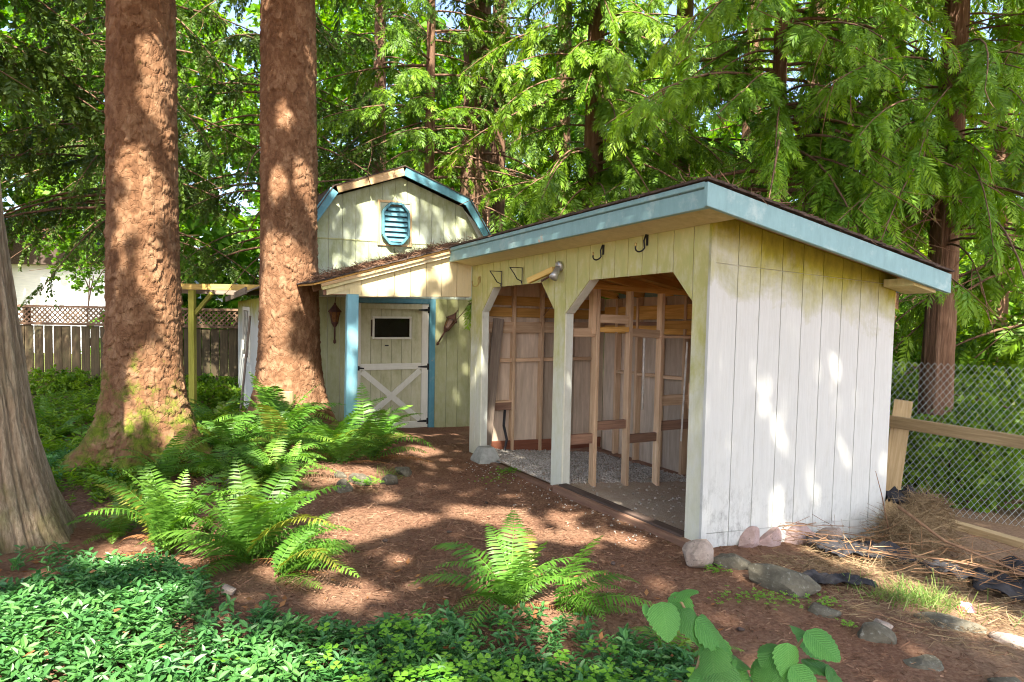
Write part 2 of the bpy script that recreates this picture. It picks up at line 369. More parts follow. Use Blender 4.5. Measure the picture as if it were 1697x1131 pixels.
c_ = t_.mix(t_.math('MULTIPLY', fy, .8), c_, t_.ramp(n3, [(.35, (.03, .055, .012)), (.7, (.10, .15, .03))]))
t_.col(c_); t_.bump(t_.math('ADD', n2, n3), .9, .02)
g = link('ground', make_ground(), t_.m); setp(g, kind='structure')

# ------------------------------------------------------------------ siding built board by board
def siding(parent, fr, u0, u1, step, top, bot, w0, w1, mat, brk=(), name='siding_board', gap=.007, refz=None):
    """vertical boards on a wall; fr(u, v, w) to world; top/bot give the outline"""
    n = max(1, round((u1-u0)/step)); st = (u1-u0)/n
    for k in range(n):
        a, b = u0 + k*st + gap/2, u0 + (k+1)*st - gap/2
        us = [a] + [c for c in sorted(brk) if a + .002 < c < b - .002] + [b]
        lo_ = [(u, bot(u)) for u in us]; up = [(u, top(u)) for u in us[::-1]]
        if max(t[1] - q[1] for t, q in zip(up[::-1], lo_)) < .02: continue
        poly = lo_ + up; poly = [p for i, p in enumerate(poly) if i == 0 or abs(p[0]-poly[i-1][0]) + abs(p[1]-poly[i-1][1]) > 1e-4]
        rz = refz or top
        MB().prism(poly, fr, w0, w1, [(u, 0, rz(u) - v) for u, v in poly]).build(name, mat, parent)

# ================================================================== open-fronted shed
SHED = root('open_shed', FS(0, 0, 0), 'pale open-fronted lean-to shed with bare stud interior and blue-green fascia', 'shed')
RS = -.192
rtop = lambda x: 2.335 + RS*x             # underside of the rafters
FRONT = lambda u, v, w: FS(w, u, v)       # u = along front (y), v = z, w = x
RIGHT = lambda u, v, w: FS(u, w, v)
def floor_z(x, y): return float(gz(*FB(x, y, 0)[:2])) + .03*y
# front wall with two clipped-corner openings
KEY = [(0, -9), (.165, -9), (.1651, 1.78), (.385, 2.0), (1.53, 2.0), (1.94, 1.70), (1.9401, -9), (2.15, -9), (2.1501, 1.74), (2.42, 2.02), (3.60, 2.02), (3.91, 1.74), (3.9101, -9), (4.24, -9)]
def fbot(u):
    for (a, va), (b, vb) in zip(KEY, KEY[1:]):
        if a <= u <= b: v = va + (vb-va)*(u-a)/max(b-a, 1e-6); return v if v > 0 else floor_z(0, u) - .05
    return 0
def segs(parent, mat, w0, w1, edges, name='siding_board', gap=.007):
    for a, b in zip(edges, edges[1:]):
        siding(parent, FRONT, a, b, 9, lambda u: 2.33, fbot, w0, w1, mat, [k[0] for k in KEY], name, gap)
E_ = [0, .165, .385, .575, .765, .955, 1.145, 1.335, 1.53, 1.735, 1.94, 2.15, 2.285, 2.42, 2.615, 2.81, 3.005, 3.2, 3.4, 3.60, 3.755, 3.91, 4.07, 4.24]
segs(SHED, M_WALL_F, -.007, 0, E_, gap=.010)
bk = MB()
for a, b in zip([0, .165, .385, 1.53, 1.94, 2.15, 2.42, 3.6, 3.91], [.165, .385, 1.53, 1.94, 2.15, 2.42, 3.6, 3.91, 4.24]):
    po = [(a+.001, fbot(a+.0005)+.004), (b-.001, fbot(b-.0005)+.004), (b-.001, 2.32), (a+.001, 2.32)]
    bk.prism(po, FRONT, .0015, .012)
bk.build('wall_backing', M_GROOVE, SHED)
# post cladding: side faces of the three posts and the slanted brace faces
M_SIDEF = m_siding('pale_post_paint', (.68, .71, .67), (.56, .54, .26), .0, 1, .35, .5)
for (y0, y1, zt) in ((1.955, 2.135, 1.70), (3.925, 4.225, 1.74)):
    box('post', FS, .013, .098, y0, y1, floor_z(0, y0) - .06, zt + .2, M_SIDEF, SHED)
for (ya, za, yb, zb) in ((1.53, 2.0, 1.94, 1.70), (3.60, 2.02, 3.91, 1.74), (.165, 1.78, .385, 2.0), (2.15, 1.74, 2.42, 2.02)):
    a = Vector(FS(.053, ya, za)); b = Vector(FS(.053, yb, zb)); n_ = Vector(FS(.0, ya, za+1)) - Vector(FS(.0, ya, za)); off = Vector((0, 0, .012))
    beam('brace_trim', a+off, b+off, .09, .02, M_SIDEF, SHED, side=(C1, S1, 0))
box('corner_post', FS, .013, .10, .03, .16, floor_z(0, 0) - .03, 2.32, M_SIDEF, SHED)
# right wall
rbot = lambda u: -.02 - .08*u
for tp, bt in ((lambda u: rtop(u) + .056, lambda u: 2.045 - .05*u), (lambda u: 2.041 - .05*u, lambda u: .125 - .06*u), (lambda u: .121 - .06*u, rbot)):
    siding(SHED, RIGHT, .034, 1.995, .2185, tp, lambda u, tp=tp, bt=bt: min(bt(u), tp(u)), -.010, 0, M_WALL_R, refz=rtop)
MB().prism([(.03, rbot(0)+.02), (1.99, rbot(2)+.02), (1.99, rtop(1.99)+.05), (.03, rtop(0)+.05)], RIGHT, .0015, .012).build('wall_backing', M_GROOVE, SHED)
MB().prism([(-.016, rbot(0)-.005), (.031, rbot(0)-.005), (.031, rtop(0)+.05), (-.016, rtop(0)-.03)], RIGHT, -.026, -.0005, [(0, 0, 2.3), (.04, 0, 2.3), (.04, 0, 0), (0, 0, 0)]).build('corner_trim', M_WALL_R, SHED)
# back and left walls (inside faces of sheathing boards)
for k in range(7):
    y0 = .03 + k*.6
    box('sheathing_panel', FS, 1.97, 1.985, y0, min(y0+.594, 4.2), -.25, rtop(2) - .01, M_SHEATH, SHED)
for k in range(4):
    x0 = .10 + k*.47
    MB().prism([(x0, -.2), (x0+.466, -.2), (x0+.466, rtop(x0+.466)-.01), (x0, rtop(x0)-.01)], RIGHT, 4.215, 4.228, [(0, 0, 0), (.46, 0, 0), (.46, 0, 2), (0, 0, 2)]).build('sheathing_panel', M_SHEATH, SHED)
siding(SHED, RIGHT, .1, 1.99, .21, lambda u: rtop(u) - .01, lambda u: -.25, 4.232, 4.246, M_BARNLOW)
# inside right wall panels
for k in range(4):
    x0 = .11 + k*.46
    MB().prism([(x0, -.15), (x0+.455, -.15), (x0+.455, rtop(x0+.455)-.01), (x0, rtop(x0)-.01)], RIGHT, .0135, .02, [(0, 0, 0), (.46, 0, 0), (.46, 0, 2), (0, 0, 2)]).build('sheathing_panel', M_SHEATH, SHED)
def stud(x, y, z0=None, z1=None, w=.04, d=.085, mat=M_STUD, name='stud', along='x'):
    z0 = floor_z(x, y) - .01 if z0 is None else z0; z1 = rtop(x) - .03 if z1 is None else z1
    if along == 'x': box(name, FS, x-w/2, x+w/2, y-d/2, y+d/2, z0, z1, mat, SHED)
    else: box(name, FS, x-d/2, x+d/2, y-w/2, y+w/2, z0, z1, mat, SHED)
for x in (.16, .55, .96, 1.37, 1.78): stud(x, 4.168, z1=rtop(x) - .04)
for x in (.45, .90, 1.35, 1.80): stud(x, .066)
for y in (.5, .95, 1.4, 1.8, 2.45, 2.9, 3.35, 3.8): stud(1.922, y, along='y', z1=rtop(1.92) - .04)
for x in (.42, .82, 1.22): stud(x, 2.05, z1=1.96)
stud(.375, 2.05, 1.5, 1.96)
def rail(a, b, w, t, mat=M_STUD, name='wall_block', side=(0, 0, 1)): beam(name, FS(*a), FS(*b), w, t, mat, SHED, side)
# left wall rails and boards
rail((.12, 4.17, 1.55), (1.95, 4.17, 1.55), .14, .05); rail((.12, 4.185, 1.75), (1.95, 4.185, 1.72), .12, .03, M_GOLD); rail((.12, 4.2, 1.90), (1.9, 4.2, 1.86), .12, .02, M_GOLD)
for a, b in ((.19, .53), (.575, .94), (.985, 1.345), (1.395, 1.76)): rail((a, 4.17, 1.13), (b, 4.17, 1.13), .045, .06)
rail((.19, 4.165, .54), (.53, 4.165, .54), .10, .06, M_SILL); rail((.19, 4.165, .60), (.53, 4.165, .60), .02, .085)
rail((.12, 4.16, .02), (1.92, 4.16, -.04), .16, .03, M_REDW); rail((.12, 4.13, -.085), (1.9, 4.13, -.12), .05, .09, M_SILL, 'base_plate')
# back wall rails
for z, m_, w in ((1.74, M_GOLD, .17), (1.60, M_SILL, .05), (1.53, M_GOLD, .11)):
    rail((1.915, .15, z+.02), (1.915, 4.1, z), w, .035, m_)
for a, b in ((.52, .93), (.97, 1.38), (1.42, 1.78), (2.47, 2.88), (2.92, 3.33), (3.37, 3.78)): rail((1.925, a, .98), (1.925, b, .97), .04, .07)
rail((1.90, .1, -.17), (1.90, 4.1, -.15), .05, .10, M_SILL, 'base_plate')
# partition blocks
rail((.07, 2.05, 1.52), (.40, 2.05, 1.52), .085, .04); rail((.44, 2.05, 1.66), (.80, 2.05, 1.65), .085, .04); rail((.44, 2.06, 1.55), (.80, 2.06, 1.55), .05, .085, M_GOLD); rail((.84, 2.05, 1.52), (1.20, 2.05, 1.50), .085, .04)
rail((1.24, 2.05, 1.60), (1.88, 2.05, 1.60), .09, .035, M_GOLD); rail((1.2, 2.05, 1.475), (1.86, 2.03, 1.465), .025, .11); rail((1.24, 2.05, .80), (1.88, 2.05, .80), .11, .04); rail((1.62, 2.01, .70), (1.62, 2.01, .98), .05, .03, side=(1, 0, 0))
rail((.07, 2.05, .46), (.40, 2.05, .46), .10, .04, M_SILL); rail((.44, 2.05, .58), (.80, 2.05, .58), .09, .04, M_SILL); rail((.84, 2.05, .42), (1.20, 2.05, .42), .09, .04, M_SILL); rail((1.24, 2.05, .53), (1.88, 2.05, .53), .10, .04, M_SILL)
rail((.08, 2.05, -.045), (1.3, 2.05, -.135), .03, .09, M_SILL, 'base_plate')
rail((.06, 2.05, 1.985), (1.9, 2.05, 1.93), .05, .09, M_GOLD, 'top_plate')
# rafters, roof deck, shingles
for k in range(8):
    y = .06 + k*.585
    beam('rafter', FS(-.27, y, rtop(-.27) + .048), FS(2.14, y, rtop(2.14) + .048), .09, .04, M_GOLD, SHED)
for k in range(6):
    x0 = -.285 + k*.404; a = FS(x0+.2, -.29, rtop(x0+.2) + .105); b = FS(x0+.2, 4.36, rtop(x0+.2) + .105)
    beam('roof_deck_board', a, b, .40, .018, M_GOLD, SHED, side=(C1, S1, RS))
box('soffit_panel', lambda x, y, z: FS(x, y, z + RS*x), -.29, -.008, -.29, 4.3, 2.308, 2.320, M_SOFF, SHED)
box('soffit_panel', lambda x, y, z: FS(x, y, z + RS*x), -.0075, 2.16, -.300, .0, 2.398, 2.408, M_SOFF, SHED)
box('eave_block', lambda x, y, z: FS(x, y, z + RS*x), 1.80, 2.08, -.285, -.03, 2.27, 2.33, M_SOFF, SHED)
# fascia
def slab(name, x0, x1, y0, y1, z0, z1, mat, parent=SHED, fr=FS): return box(name, lambda x, y, z: fr(x, y, z + RS*x), x0, x1, y0, y1, z0, z1, mat, parent)
slab('fascia', -.325, -.295, -.30, 4.20, 2.290, 2.410, M_BLUE); slab('fascia_cap', -.345, -.2955, -.30, 4.21, 2.413, 2.448, M_BLUE)
box('fascia', lambda x, y, z: FS(x, y, z + RS*x), -.345, 2.19, -.335, -.301, 2.290, 2.441, M_BLUE, SHED)
slab('fascia', 2.16, 2.188, -.29, 4.3, 2.31, 2.43, M_BLUE)
for k in range(12):
    x0 = -.36 + k*.21
    MB().box(lambda x, y, z: FS(x, y, z + RS*x - (x-x0)*-.03), x0, x0+.25, -.35, 4.36, 2.452, 2.467).build('shingle_course', M_ROOF, SHED)
# sill timbers
SZ = lambda y: floor_z(-.02, y)
rail((-.03, -.06, SZ(0) + .0), (-.03, 2.0, SZ(2) + .015), .10, .075, M_SILL, 'sill_timber'); rail((.015, .17, SZ(.1) + .045), (.015, 1.95, SZ(2) + .055), .05, .09, M_DARKW, 'sill_timber')
rail((-.035, 2.1, SZ(2)), (-.02, 3.6, SZ(3.6) - .02), .06, .07, M_SILL, 'sill_timber')

# things inside and on the shed
def thing1(name, o, label, cat, group=None): o.name = name; return setp(o, label, cat, group)
thing1('leaning_board', beam('leaning_board', FS(.10, 3.99, floor_z(.1, 4)), FS(.32, 4.12, 1.66), .14, .022, M_OLD, None, side=(C1, S1, 0)), 'weathered grey plank leaning in the shed corner by the left post', 'plank')
hs = MB().tube([FS(.42, 4.1, .50), FS(.40, 4.08, .3), FS(.44, 4.07, .12), FS(.40, 4.05, -.02), FS(.34, 4.0, -.10)], .017, 8).build('hose', M_HOSE, None, True)
setp(hs, 'black hose hanging down the inside left wall of the shed', 'hose')
rp = MB().tube([FS(1.0, 2.03, 1.46), FS(1.0, 2.025, 1.1), FS(1.003, 2.03, .72)], .011, 6).build('hanging_rope', M_ROPE, None, True); setp(rp, 'white knotted rope hanging from the stud partition', 'rope')
sw = beam('saw_edge_strip', FS(1.56, 2.02, 1.42), FS(1.52, 2.02, .35), .02, .006, M_ROPE, None, side=(1, 0, 0)); setp(sw, 'thin pale torn strip hanging beside the corner of the partition', 'strip')
def frus(fr, prof, n, rot=0):
    return MB().lathe(lambda x, y, z: fr(x*math.cos(rot) - y*math.sin(rot), x*math.sin(rot) + y*math.cos(rot), z), prof, n)
px, py = FB(-.05, 3.62, 0)[:2]; pz = gh(px, py)
pb = frus(lambda x, y, z: (px+x, py+y, pz+z), [(.20, -.06), (.20, .03), (.115, .17), (.10, .178)], 4, math.pi/4 + PHI).build('pier_block', M_CONC, None, bevel=.008); setp(pb, 'grey concrete pier block at the foot of the left post', 'concrete block')
def jhook(y, z, label, s=1.0, mat=M_BLACK, out=.10):
    r = root('wall_hook', FS(-.02, y, z), label, 'hook', 'hooks on the shed front')
    MB().box(FS, -.020, -.0075, y-.009*s, y+.009*s, z-.01*s, z+.09*s).build('mounting_plate', mat, r)
    pts = [FS(-.024, y, z+.085*s), FS(-.05*s, y, z+.03*s)] + [FS(-.02-out*s*(.5-.5*math.cos(a))*1.0 - .012, y + .02*math.sin(a), z - .045*s*math.sin(a) - .02*s) for a in np.linspace(.25, 3.1, 8)]
    MB().tube(pts, .0075*s, 8).build('hook_arm', mat, r, True)
    MB().tube([pts[-1], (pts[-1][0], pts[-1][1], pts[-1][2]+.03*s)], .010*s, 8).build('hook_tip', M_BRASS, r, True)
jhook(1.31, 2.215, 'black J-shaped wall hook right of the floodlight, above the wide opening', .85); jhook(.70, 2.235, 'black J-shaped wall hook nearest the right front corner', .9)
jhook(3.97, 2.10, 'pale J-shaped hook on the shed front beside the porch panel', .8, M_BRASS)
def bracket(y, z, label):
    r = root('shelf_bracket', FS(-.02, y, z), label, 'bracket', 'brackets on the shed front')
    MB().beam(FS(-.022, y, z-.09), FS(-.022, y, z+.09), .02, .008, (0, 1, 0)).build('upright', M_BLACK, r)
    MB().beam(FS(-.02, y, z+.09), FS(-.17, y, z+.09), .018, .008, (0, 1, 0)).build('arm', M_BLACK, r)
    MB().tube([FS(-.165, y, z+.085), FS(-.12, y, z+.03), FS(-.08, y, z-.03), FS(-.03, y, z-.05), FS(-.03, y, z-.075)], .006, 6).build('scroll', M_BLACK, r, True)
bracket(3.34, 2.10, 'black scrolled shelf bracket left of its twin, near the porch'); bracket(2.83, 2.105, 'black scrolled shelf bracket just left of the floodlight')
fl = root('floodlight', FS(-.02, 2.03, 2.13), 'old outdoor floodlight with grey lamp and yellowed wooden arm over the centre post', 'floodlight')
MB().tube([FS(-.017, 2.03, 2.16), FS(-.045, 2.03, 2.15)], .05, 12).build('mounting_box', M_GREYMET, fl, True)
MB().tube([FS(-.045, 2.02, 2.14), FS(-.09, 2.0, 2.08), FS(-.12, 1.99, 2.04)], [.028, .036, .045], 12).build('lamp', M_GREYMET, fl, True)
MB().beam(FS(-.06, 2.08, 2.13), FS(-.17, 2.40, 2.03), .055, .05).build('yellowed_arm', M_YELW, fl, bevel=.004)
MB().beam(FS(-.05, 2.10, 2.09), FS(-.12, 2.22, 2.02), .015, .015).build('stay', M_RUST, fl)

# ================================================================== porch
PORCH = root('porch', FB(-1.5, 4.3, -.2), 'cream boarded porch front on a blue post in front of the stable door', 'porch')
PF = lambda u, v, w: FB(u, w, v)
ptop = lambda x: 2.355 + .29*(x + .27)
siding(PORCH, PF, -1.80, -.02, .198, lambda u: ptop(u) - .01, lambda u: 1.775 + .02*(u+1.5) if u > -1.54 else max(1.775, ptop(u) - .13), 4.215, 4.232, M_PORCH, [-1.541, -1.539])
MB().prism([(-1.79, ptop(-1.79) - .12), (-1.542, 1.80), (-.03, 1.82), (-.03, ptop(-.03) - .03), (-1.79, ptop(-1.79) - .03)], PF, 4.2335, 4.243).build('wall_backing', M_SOFF, PORCH)
beam('rake_board', FB(-1.86, 4.185, ptop(-1.86) - .03), FB(-.30, 4.185, ptop(-.30) - .03), .055, .03, M_SOFF, PORCH); beam('rake_board', FB(-1.87, 4.16, ptop(-1.87) + .0), FB(-.33, 4.16, ptop(-.33) + .0), .035, .025, M_RAW, PORCH)
beam('post', FB(-1.515, 4.245, -.25), FB(-1.50, 4.245, 1.80), .13, .10, M_POST, PORCH, side=(C1, S1, 0))
beam('header', FB(-1.82, 4.29, 1.83), FB(-.03, 4.29, 1.84), .09, .08, M_SILL, PORCH)
for k in range(6):
    y0 = 4.15 + k*.42
    MB().box(lambda x, y, z: FB(x, y, ptop(x) + z), -1.95, -.05 if k else -.32, y0, y0+.435, .022, .042).build('roof_deck_board', M_GOLD, PORCH)
for k in range(9):
    x0 = -1.97 + k*.21; MB().box(lambda x, y, z: FB(x, y, ptop(x) + z + .03*(x0+.2-x)), x0, x0+.24, 4.12, 6.62, .047, .060).build('shingle_course', M_ROOF, PORCH)
for y in (4.8, 5.4, 6.0): beam('rafter', FB(-1.85, y, ptop(-1.85) - .03), FB(-.03, y, ptop(-.03) - .03), .09, .04, M_SILL, PORCH)

# ================================================================== gambrel barn
BARN = root('gambrel_barn', FB(-.2, 6.65, -.3), 'small barn with gambrel roof, blue trim and octagonal louvred vent', 'barn')
BX = -.20
GP = [(-1.30, 2.80), (-.98-.04, 3.26), (0, 3.63), (.98+.04, 3.26), (1.30, 2.80)]
def gtop(u):
    x = u - BX
    if x <= GP[0][0] or x >= GP[-1][0]: return 2.80
    for (a, va), (b, vb) in zip(GP, GP[1:]):
        if a <= x <= b: return va + (vb-va)*(x-a)/(b-a)
BW = 6.65
siding(BARN, PF, BX-1.30, BX+1.30, .2, gtop, lambda u: 2.64 - .006*u, BW-.016, BW, M_BARN, [BX-1.02, BX, BX+1.02])
siding(BARN, PF, BX-1.30, BX+1.30, .2, lambda u: 2.632 - .006*u, lambda u: 1.78, BW-.016, BW, M_BARN)
DX0, DX1, DZ0, DZ1 = -.92, .27, -.27, 1.69
wb = lambda u: -.36 - .02*u
siding(BARN, PF, DX1+.115, 1.36, .195, lambda u: 1.774, wb, BW-.016, BW, M_BARNLOW); siding(BARN, PF, BX-1.30, DX0-.02, .2, lambda u: 1.774, lambda u: -.25, BW-.016, BW, M_BARNLOW)
MB().prism([(BX-1.29, -.3), (DX0-.03, -.3), (DX0-.03, 1.76), (DX1+.12, 1.76), (DX1+.12, -.3), (1.35, -.3), (1.35, 2.75), (BX+1.02, 3.25), (BX, 3.62), (BX-1.02, 3.25), (BX-1.29, 2.79)], PF, BW+.0015, BW+.02).build('wall_backing', M_GROOVE, BARN)
box('sill_flashing', FB, BX-1.3, BX+1.3, BW-.024, BW-.0165, 2.625, 2.645, M_BARNLOW, BARN)
# rake trim
def gtrim(x0, z0, x1, z1, mat, w=.13, off=0): beam('fascia', FB(BX+x0, BW-.17, z0), FB(BX+x1, BW-.17+off, z1), w, .03, mat, BARN)
gtrim(0.006, 3.70, 1.06, 3.32, M_TEAL); gtrim(1.05, 3.325, 1.41, 2.79, M_TEAL, .13, -.004); gtrim(-.54, 3.51, -.006, 3.70, M_RAW, .125); gtrim(-1.01, 3.345, -.55, 3.506, M_RAW, .115, .003); gtrim(-1.41, 2.79, -1.05, 3.325, M_TEAL, .13, -.004)
for (x0, z0, x1, z1) in ((-1.44, 2.80, -1.06, 3.375), (-1.08, 3.37, 0, 3.775), (0, 3.775, 1.08, 3.37), (1.06, 3.375, 1.44, 2.80)):
    L_ = math.hypot(x1-x0, z1-z0); n = max(2, round(L_/.2))
    for k in range(n):
        a, b = k/n, min(1, (k+1)/n + .02); up = .0 if (k + (x0 > -.01)) % 2 else .004
        A = FB(BX+x0+(x1-x0)*a, 0, 0); p0 = (BX+x0+(x1-x0)*a, z0+(z1-z0)*a+up); p1 = (BX+x0+(x1-x0)*b, z0+(z1-z0)*b+up)
        nx, nz = -(z1-z0)/L_*.014, (x1-x0)/L_*.014
        MB().prism([p0, p1, (p1[0]+nx, p1[1]+nz), (p0[0]+nx, p0[1]+nz)], PF, BW-.20, BW+4.0).build('shingle_course', M_ROOF, BARN)
# side and back walls
siding(BARN, lambda u, v, w: FB(w, u, v), BW+.02, BW+4.0, .25, lambda u: 2.82, lambda u: -.4, BX+1.29, BX+1.305, M_BARN)
siding(BARN, lambda u, v, w: FB(w, u, v), BW+.02, BW+4.0, .25, lambda u: 2.82, lambda u: -.4, BX-1.305, BX-1.29, M_BARN)
MB().prism([(BX-1.29, -.4), (BX+1.29, -.4), (BX+1.29, 2.79), (BX+1.02, 3.25), (BX, 3.62), (BX-1.02, 3.25), (BX-1.29, 2.79)], PF, BW+3.98, BW+4.0).build('rear_wall', M_BARN, BARN)
# octagonal vent
VX, VZ = BX - .10, 2.905
for (x0, x1, z0, z1) in ((-.27, -.235, -.33, .36), (.235, .27, -.33, .36), (-.234, .234, .325, .36), (-.234, .234, -.33, -.295)): box('vent_trim', FB, VX+x0, VX+x1, BW-.04, BW-.0165, VZ+z0, VZ+z1, M_RAW, BARN)
box('vent_panel', FB, VX-.234, VX+.234, BW-.03, BW-.0165, VZ-.294, VZ+.324, M_BARN, BARN, 0)
oc = [(-.20, -.17), (-.09, -.30), (.09, -.30), (.20, -.17), (.20, .19), (.09, .31), (-.09, .31), (-.20, .19)]
VENT = MB().prism([(VX+x*.9, VZ+z*.9) for x, z in oc], PF, BW-.045, BW-.032).build('vent', M_BLACK, BARN)
for i in range(8):
    (a, b), (c, d) = oc[i], oc[(i+1) % 8]; beam('vent_frame', FB(VX+a, BW-.075, VZ+b), FB(VX+c, BW-.075, VZ+d), .035, .07, M_TEAL, VENT, side=(0, 0, 1) if abs(a-c) > .05 else (C1, S1, 0))
for k in range(7):
    z = -.235 + k*.078; hw = .185 if -.17 < z < .19 else .13
    beam('vent_slat', FB(VX-hw, BW-.07, VZ+z), FB(VX+hw, BW-.07, VZ+z), .075, .014, M_TEAL, VENT, side=(.3*S1, -.3*C1, -.55))
# door
DOOR = MB().box(FB, DX0+.01, DX1-.01, BW+.03, BW+.04, DZ0+.01, DZ1-.01).build('door', M_DARKW, BARN)
def dz(name, x0, x1, z0, z1, mat=M_WHITE, y0=BW-.022, y1=BW+.006): return box(name, FB, x0, x1, y0, y1, z0, z1, mat, DOOR)
for k in range(6):
    a = DX0 + .11 + k*.163
    if k in (1, 2, 3):
        for (z0, z1) in ((DZ0+.1, .70), (.745, 1.18), (1.44, DZ1-.08)): MB().prism([(a, z0), (a+.157, z0), (a+.157, z1), (a, z1)], PF, BW+.007, BW+.025, [(a, 0, .9), (a+.15, 0, .9), (a+.15, 0, .2), (a, 0, .2)]).build('door_board', M_DOOR, DOOR)
    else: MB().prism([(a, DZ0+.1), (a+.157, DZ0+.1), (a+.157, DZ1-.08), (a, DZ1-.08)], PF, BW+.007, BW+.025, [(a, 0, 1.9), (a+.15, 0, 1.9), (a+.15, 0, .1), (a, 0, .1)]).build('door_board', M_DOOR, DOOR)
dz('stile', DX0, DX0+.11, DZ0, DZ1); dz('stile', DX1-.11, DX1, DZ0, DZ1)
dz('rail', DX0+.112, DX1-.112, DZ1-.085, DZ1, M_DOOR); dz('rail', DX0+.112, DX1-.112, .665, .76); dz('rail', DX0+.112, DX1-.112, DZ0, DZ0+.105)
MB().beam(FB(DX0+.13, BW-.012, DZ0+.13), FB(DX1-.13, BW-.012, .645), .085, .028, (0, 0, 1)).build('cross_brace', M_WHITE, DOOR); MB().beam(FB(DX0+.13, BW-.009, .645), FB(DX1-.13, BW-.009, DZ0+.13), .085, .028, (0, 0, 1)).build('cross_brace', M_WHITE, DOOR)
wx0, wx1, wz0, wz1 = -.60, -.04, 1.17, 1.46
for (a, b, c, d) in ((wx0-.03, wx1+.03, wz1, wz1+.03), (wx0-.03, wx1+.03, wz0-.03, wz0), (wx0-.03, wx0, wz0+.001, wz1-.001), (wx1, wx1+.03, wz0+.001, wz1-.001)): dz('window_frame', a, b, c, d, M_WHITE, BW-.02, BW+.006)
dz('window_pane', wx0+.001, wx1-.001, wz0+.001, wz1-.001, M_GLASS, BW+.001, BW+.006)
for z in (1.60, .70, -.17):
    MB().prism([(DX1-.17, z-.008), (DX1-.02, z-.02), (DX1-.02, z+.02), (DX1-.17, z+.008)], PF, BW-.03, BW-.0225).build('strap_hinge', M_BLACK, DOOR); box('hinge_plate', FB, DX1-.018, DX1+.05, BW-.032, BW-.024, z-.05, z+.05, M_BLACK, DOOR)
MB().prism([(DX0+.02, .69), (DX0+.16, .685), (DX0+.16, .705), (DX0+.02, .72)], PF, BW-.032, BW-.0225).build('latch', M_BLACK, DOOR); box('latch_bolt', FB, DX0+.05, DX0+.09, BW-.04, BW-.0325, .665, .735, M_BLACK, DOOR)
MB().tube([FB(DX0+.04, BW-.024, .80), FB(DX0+.04, BW-.06, .84), FB(DX0+.04, BW-.065, .92), FB(DX0+.04, BW-.06, 1.0), FB(DX0+.04, BW-.024, 1.05)], .011, 6).build('pull_handle', M_BLACK, DOOR, True)
box('letter_slot', FB, -.43, -.37, BW+.002, BW+.0065, 1.03, 1.05, M_BLACK, DOOR, 0)
box('door_jamb', FB, DX1+.012, DX1+.108, BW-.04, BW+.015, -.30, 1.772, M_TEAL, BARN); box('door_jamb', FB, DX0-.01, DX1+.010, BW-.03, BW+.015, DZ1+.008, 1.772, M_TEAL, BARN)
# side lean-to on the barn's left
LT = root('side_shed', FB(-2.0, 8, -.2), 'white side shed with leaded window half hidden behind the nearer trunk', 'side shed')
siding(LT, lambda u, v, w: FB(w, u, v), 6.9, 10.9, .22, lambda u: 1.74 - .02*(u-6.9), lambda u: -.25, -2.22, -2.205, M_WALL_R)
MB().prism([(-2.2, -.25), (BX-1.31, -.25), (BX-1.31, 2.2), (-2.2, 1.80)], PF, 6.86, 6.88, [(0, 0, 2), (.5, 0, 2), (.5, 0, 0), (0, 0, .2)]).build('front_wall', M_BARNLOW, LT)
for k in range(5):
    y0 = 6.75 + k*.87; MB().box(lambda x, y, z: FB(x, y, 1.86 + .45*(x+2.3) - .025*(y-6.9) + z), -2.42, BX-1.31, y0, y0+.86, 0, .02).build('roof_board', M_OLD, LT)
beam('fascia', FB(-2.43, 6.75, 1.84), FB(-2.43, 11.0, 1.70), .10, .03, M_OLD, LT)
WN = box('window', FB, -2.232, -2.223, 8.45, 9.55, .72, 1.52, M_GLASS, LT)
for (a, b, c, d) in ((8.40, 9.60, 1.52, 1.58), (8.40, 9.60, .66, .72), (8.40, 8.45, .721, 1.519), (9.55, 9.60, .721, 1.519)): box('window_frame', FB, -2.245, -2.2225, a, b, c, d, M_WHITE, WN)
for k in range(1, 4): beam('leading_bar', FB(-2.238, 8.45+k*.28-.2, .73), FB(-2.238, 8.45+k*.28+.2, 1.51), .012, .008, M_WHITE, WN); beam('leading_bar', FB(-2.2365, 8.45+k*.28+.2, .73), FB(-2.2365, 8.45+k*.28-.2, 1.51), .012, .008, M_WHITE, WN)
lp = beam('leaning_pole', FB(-2.42, 8.0, -.2), FB(-2.27, 7.9, 1.45), .03, .03, M_OLD, None); setp(lp, 'thin weathered pole propped against the side shed beside its window', 'pole')
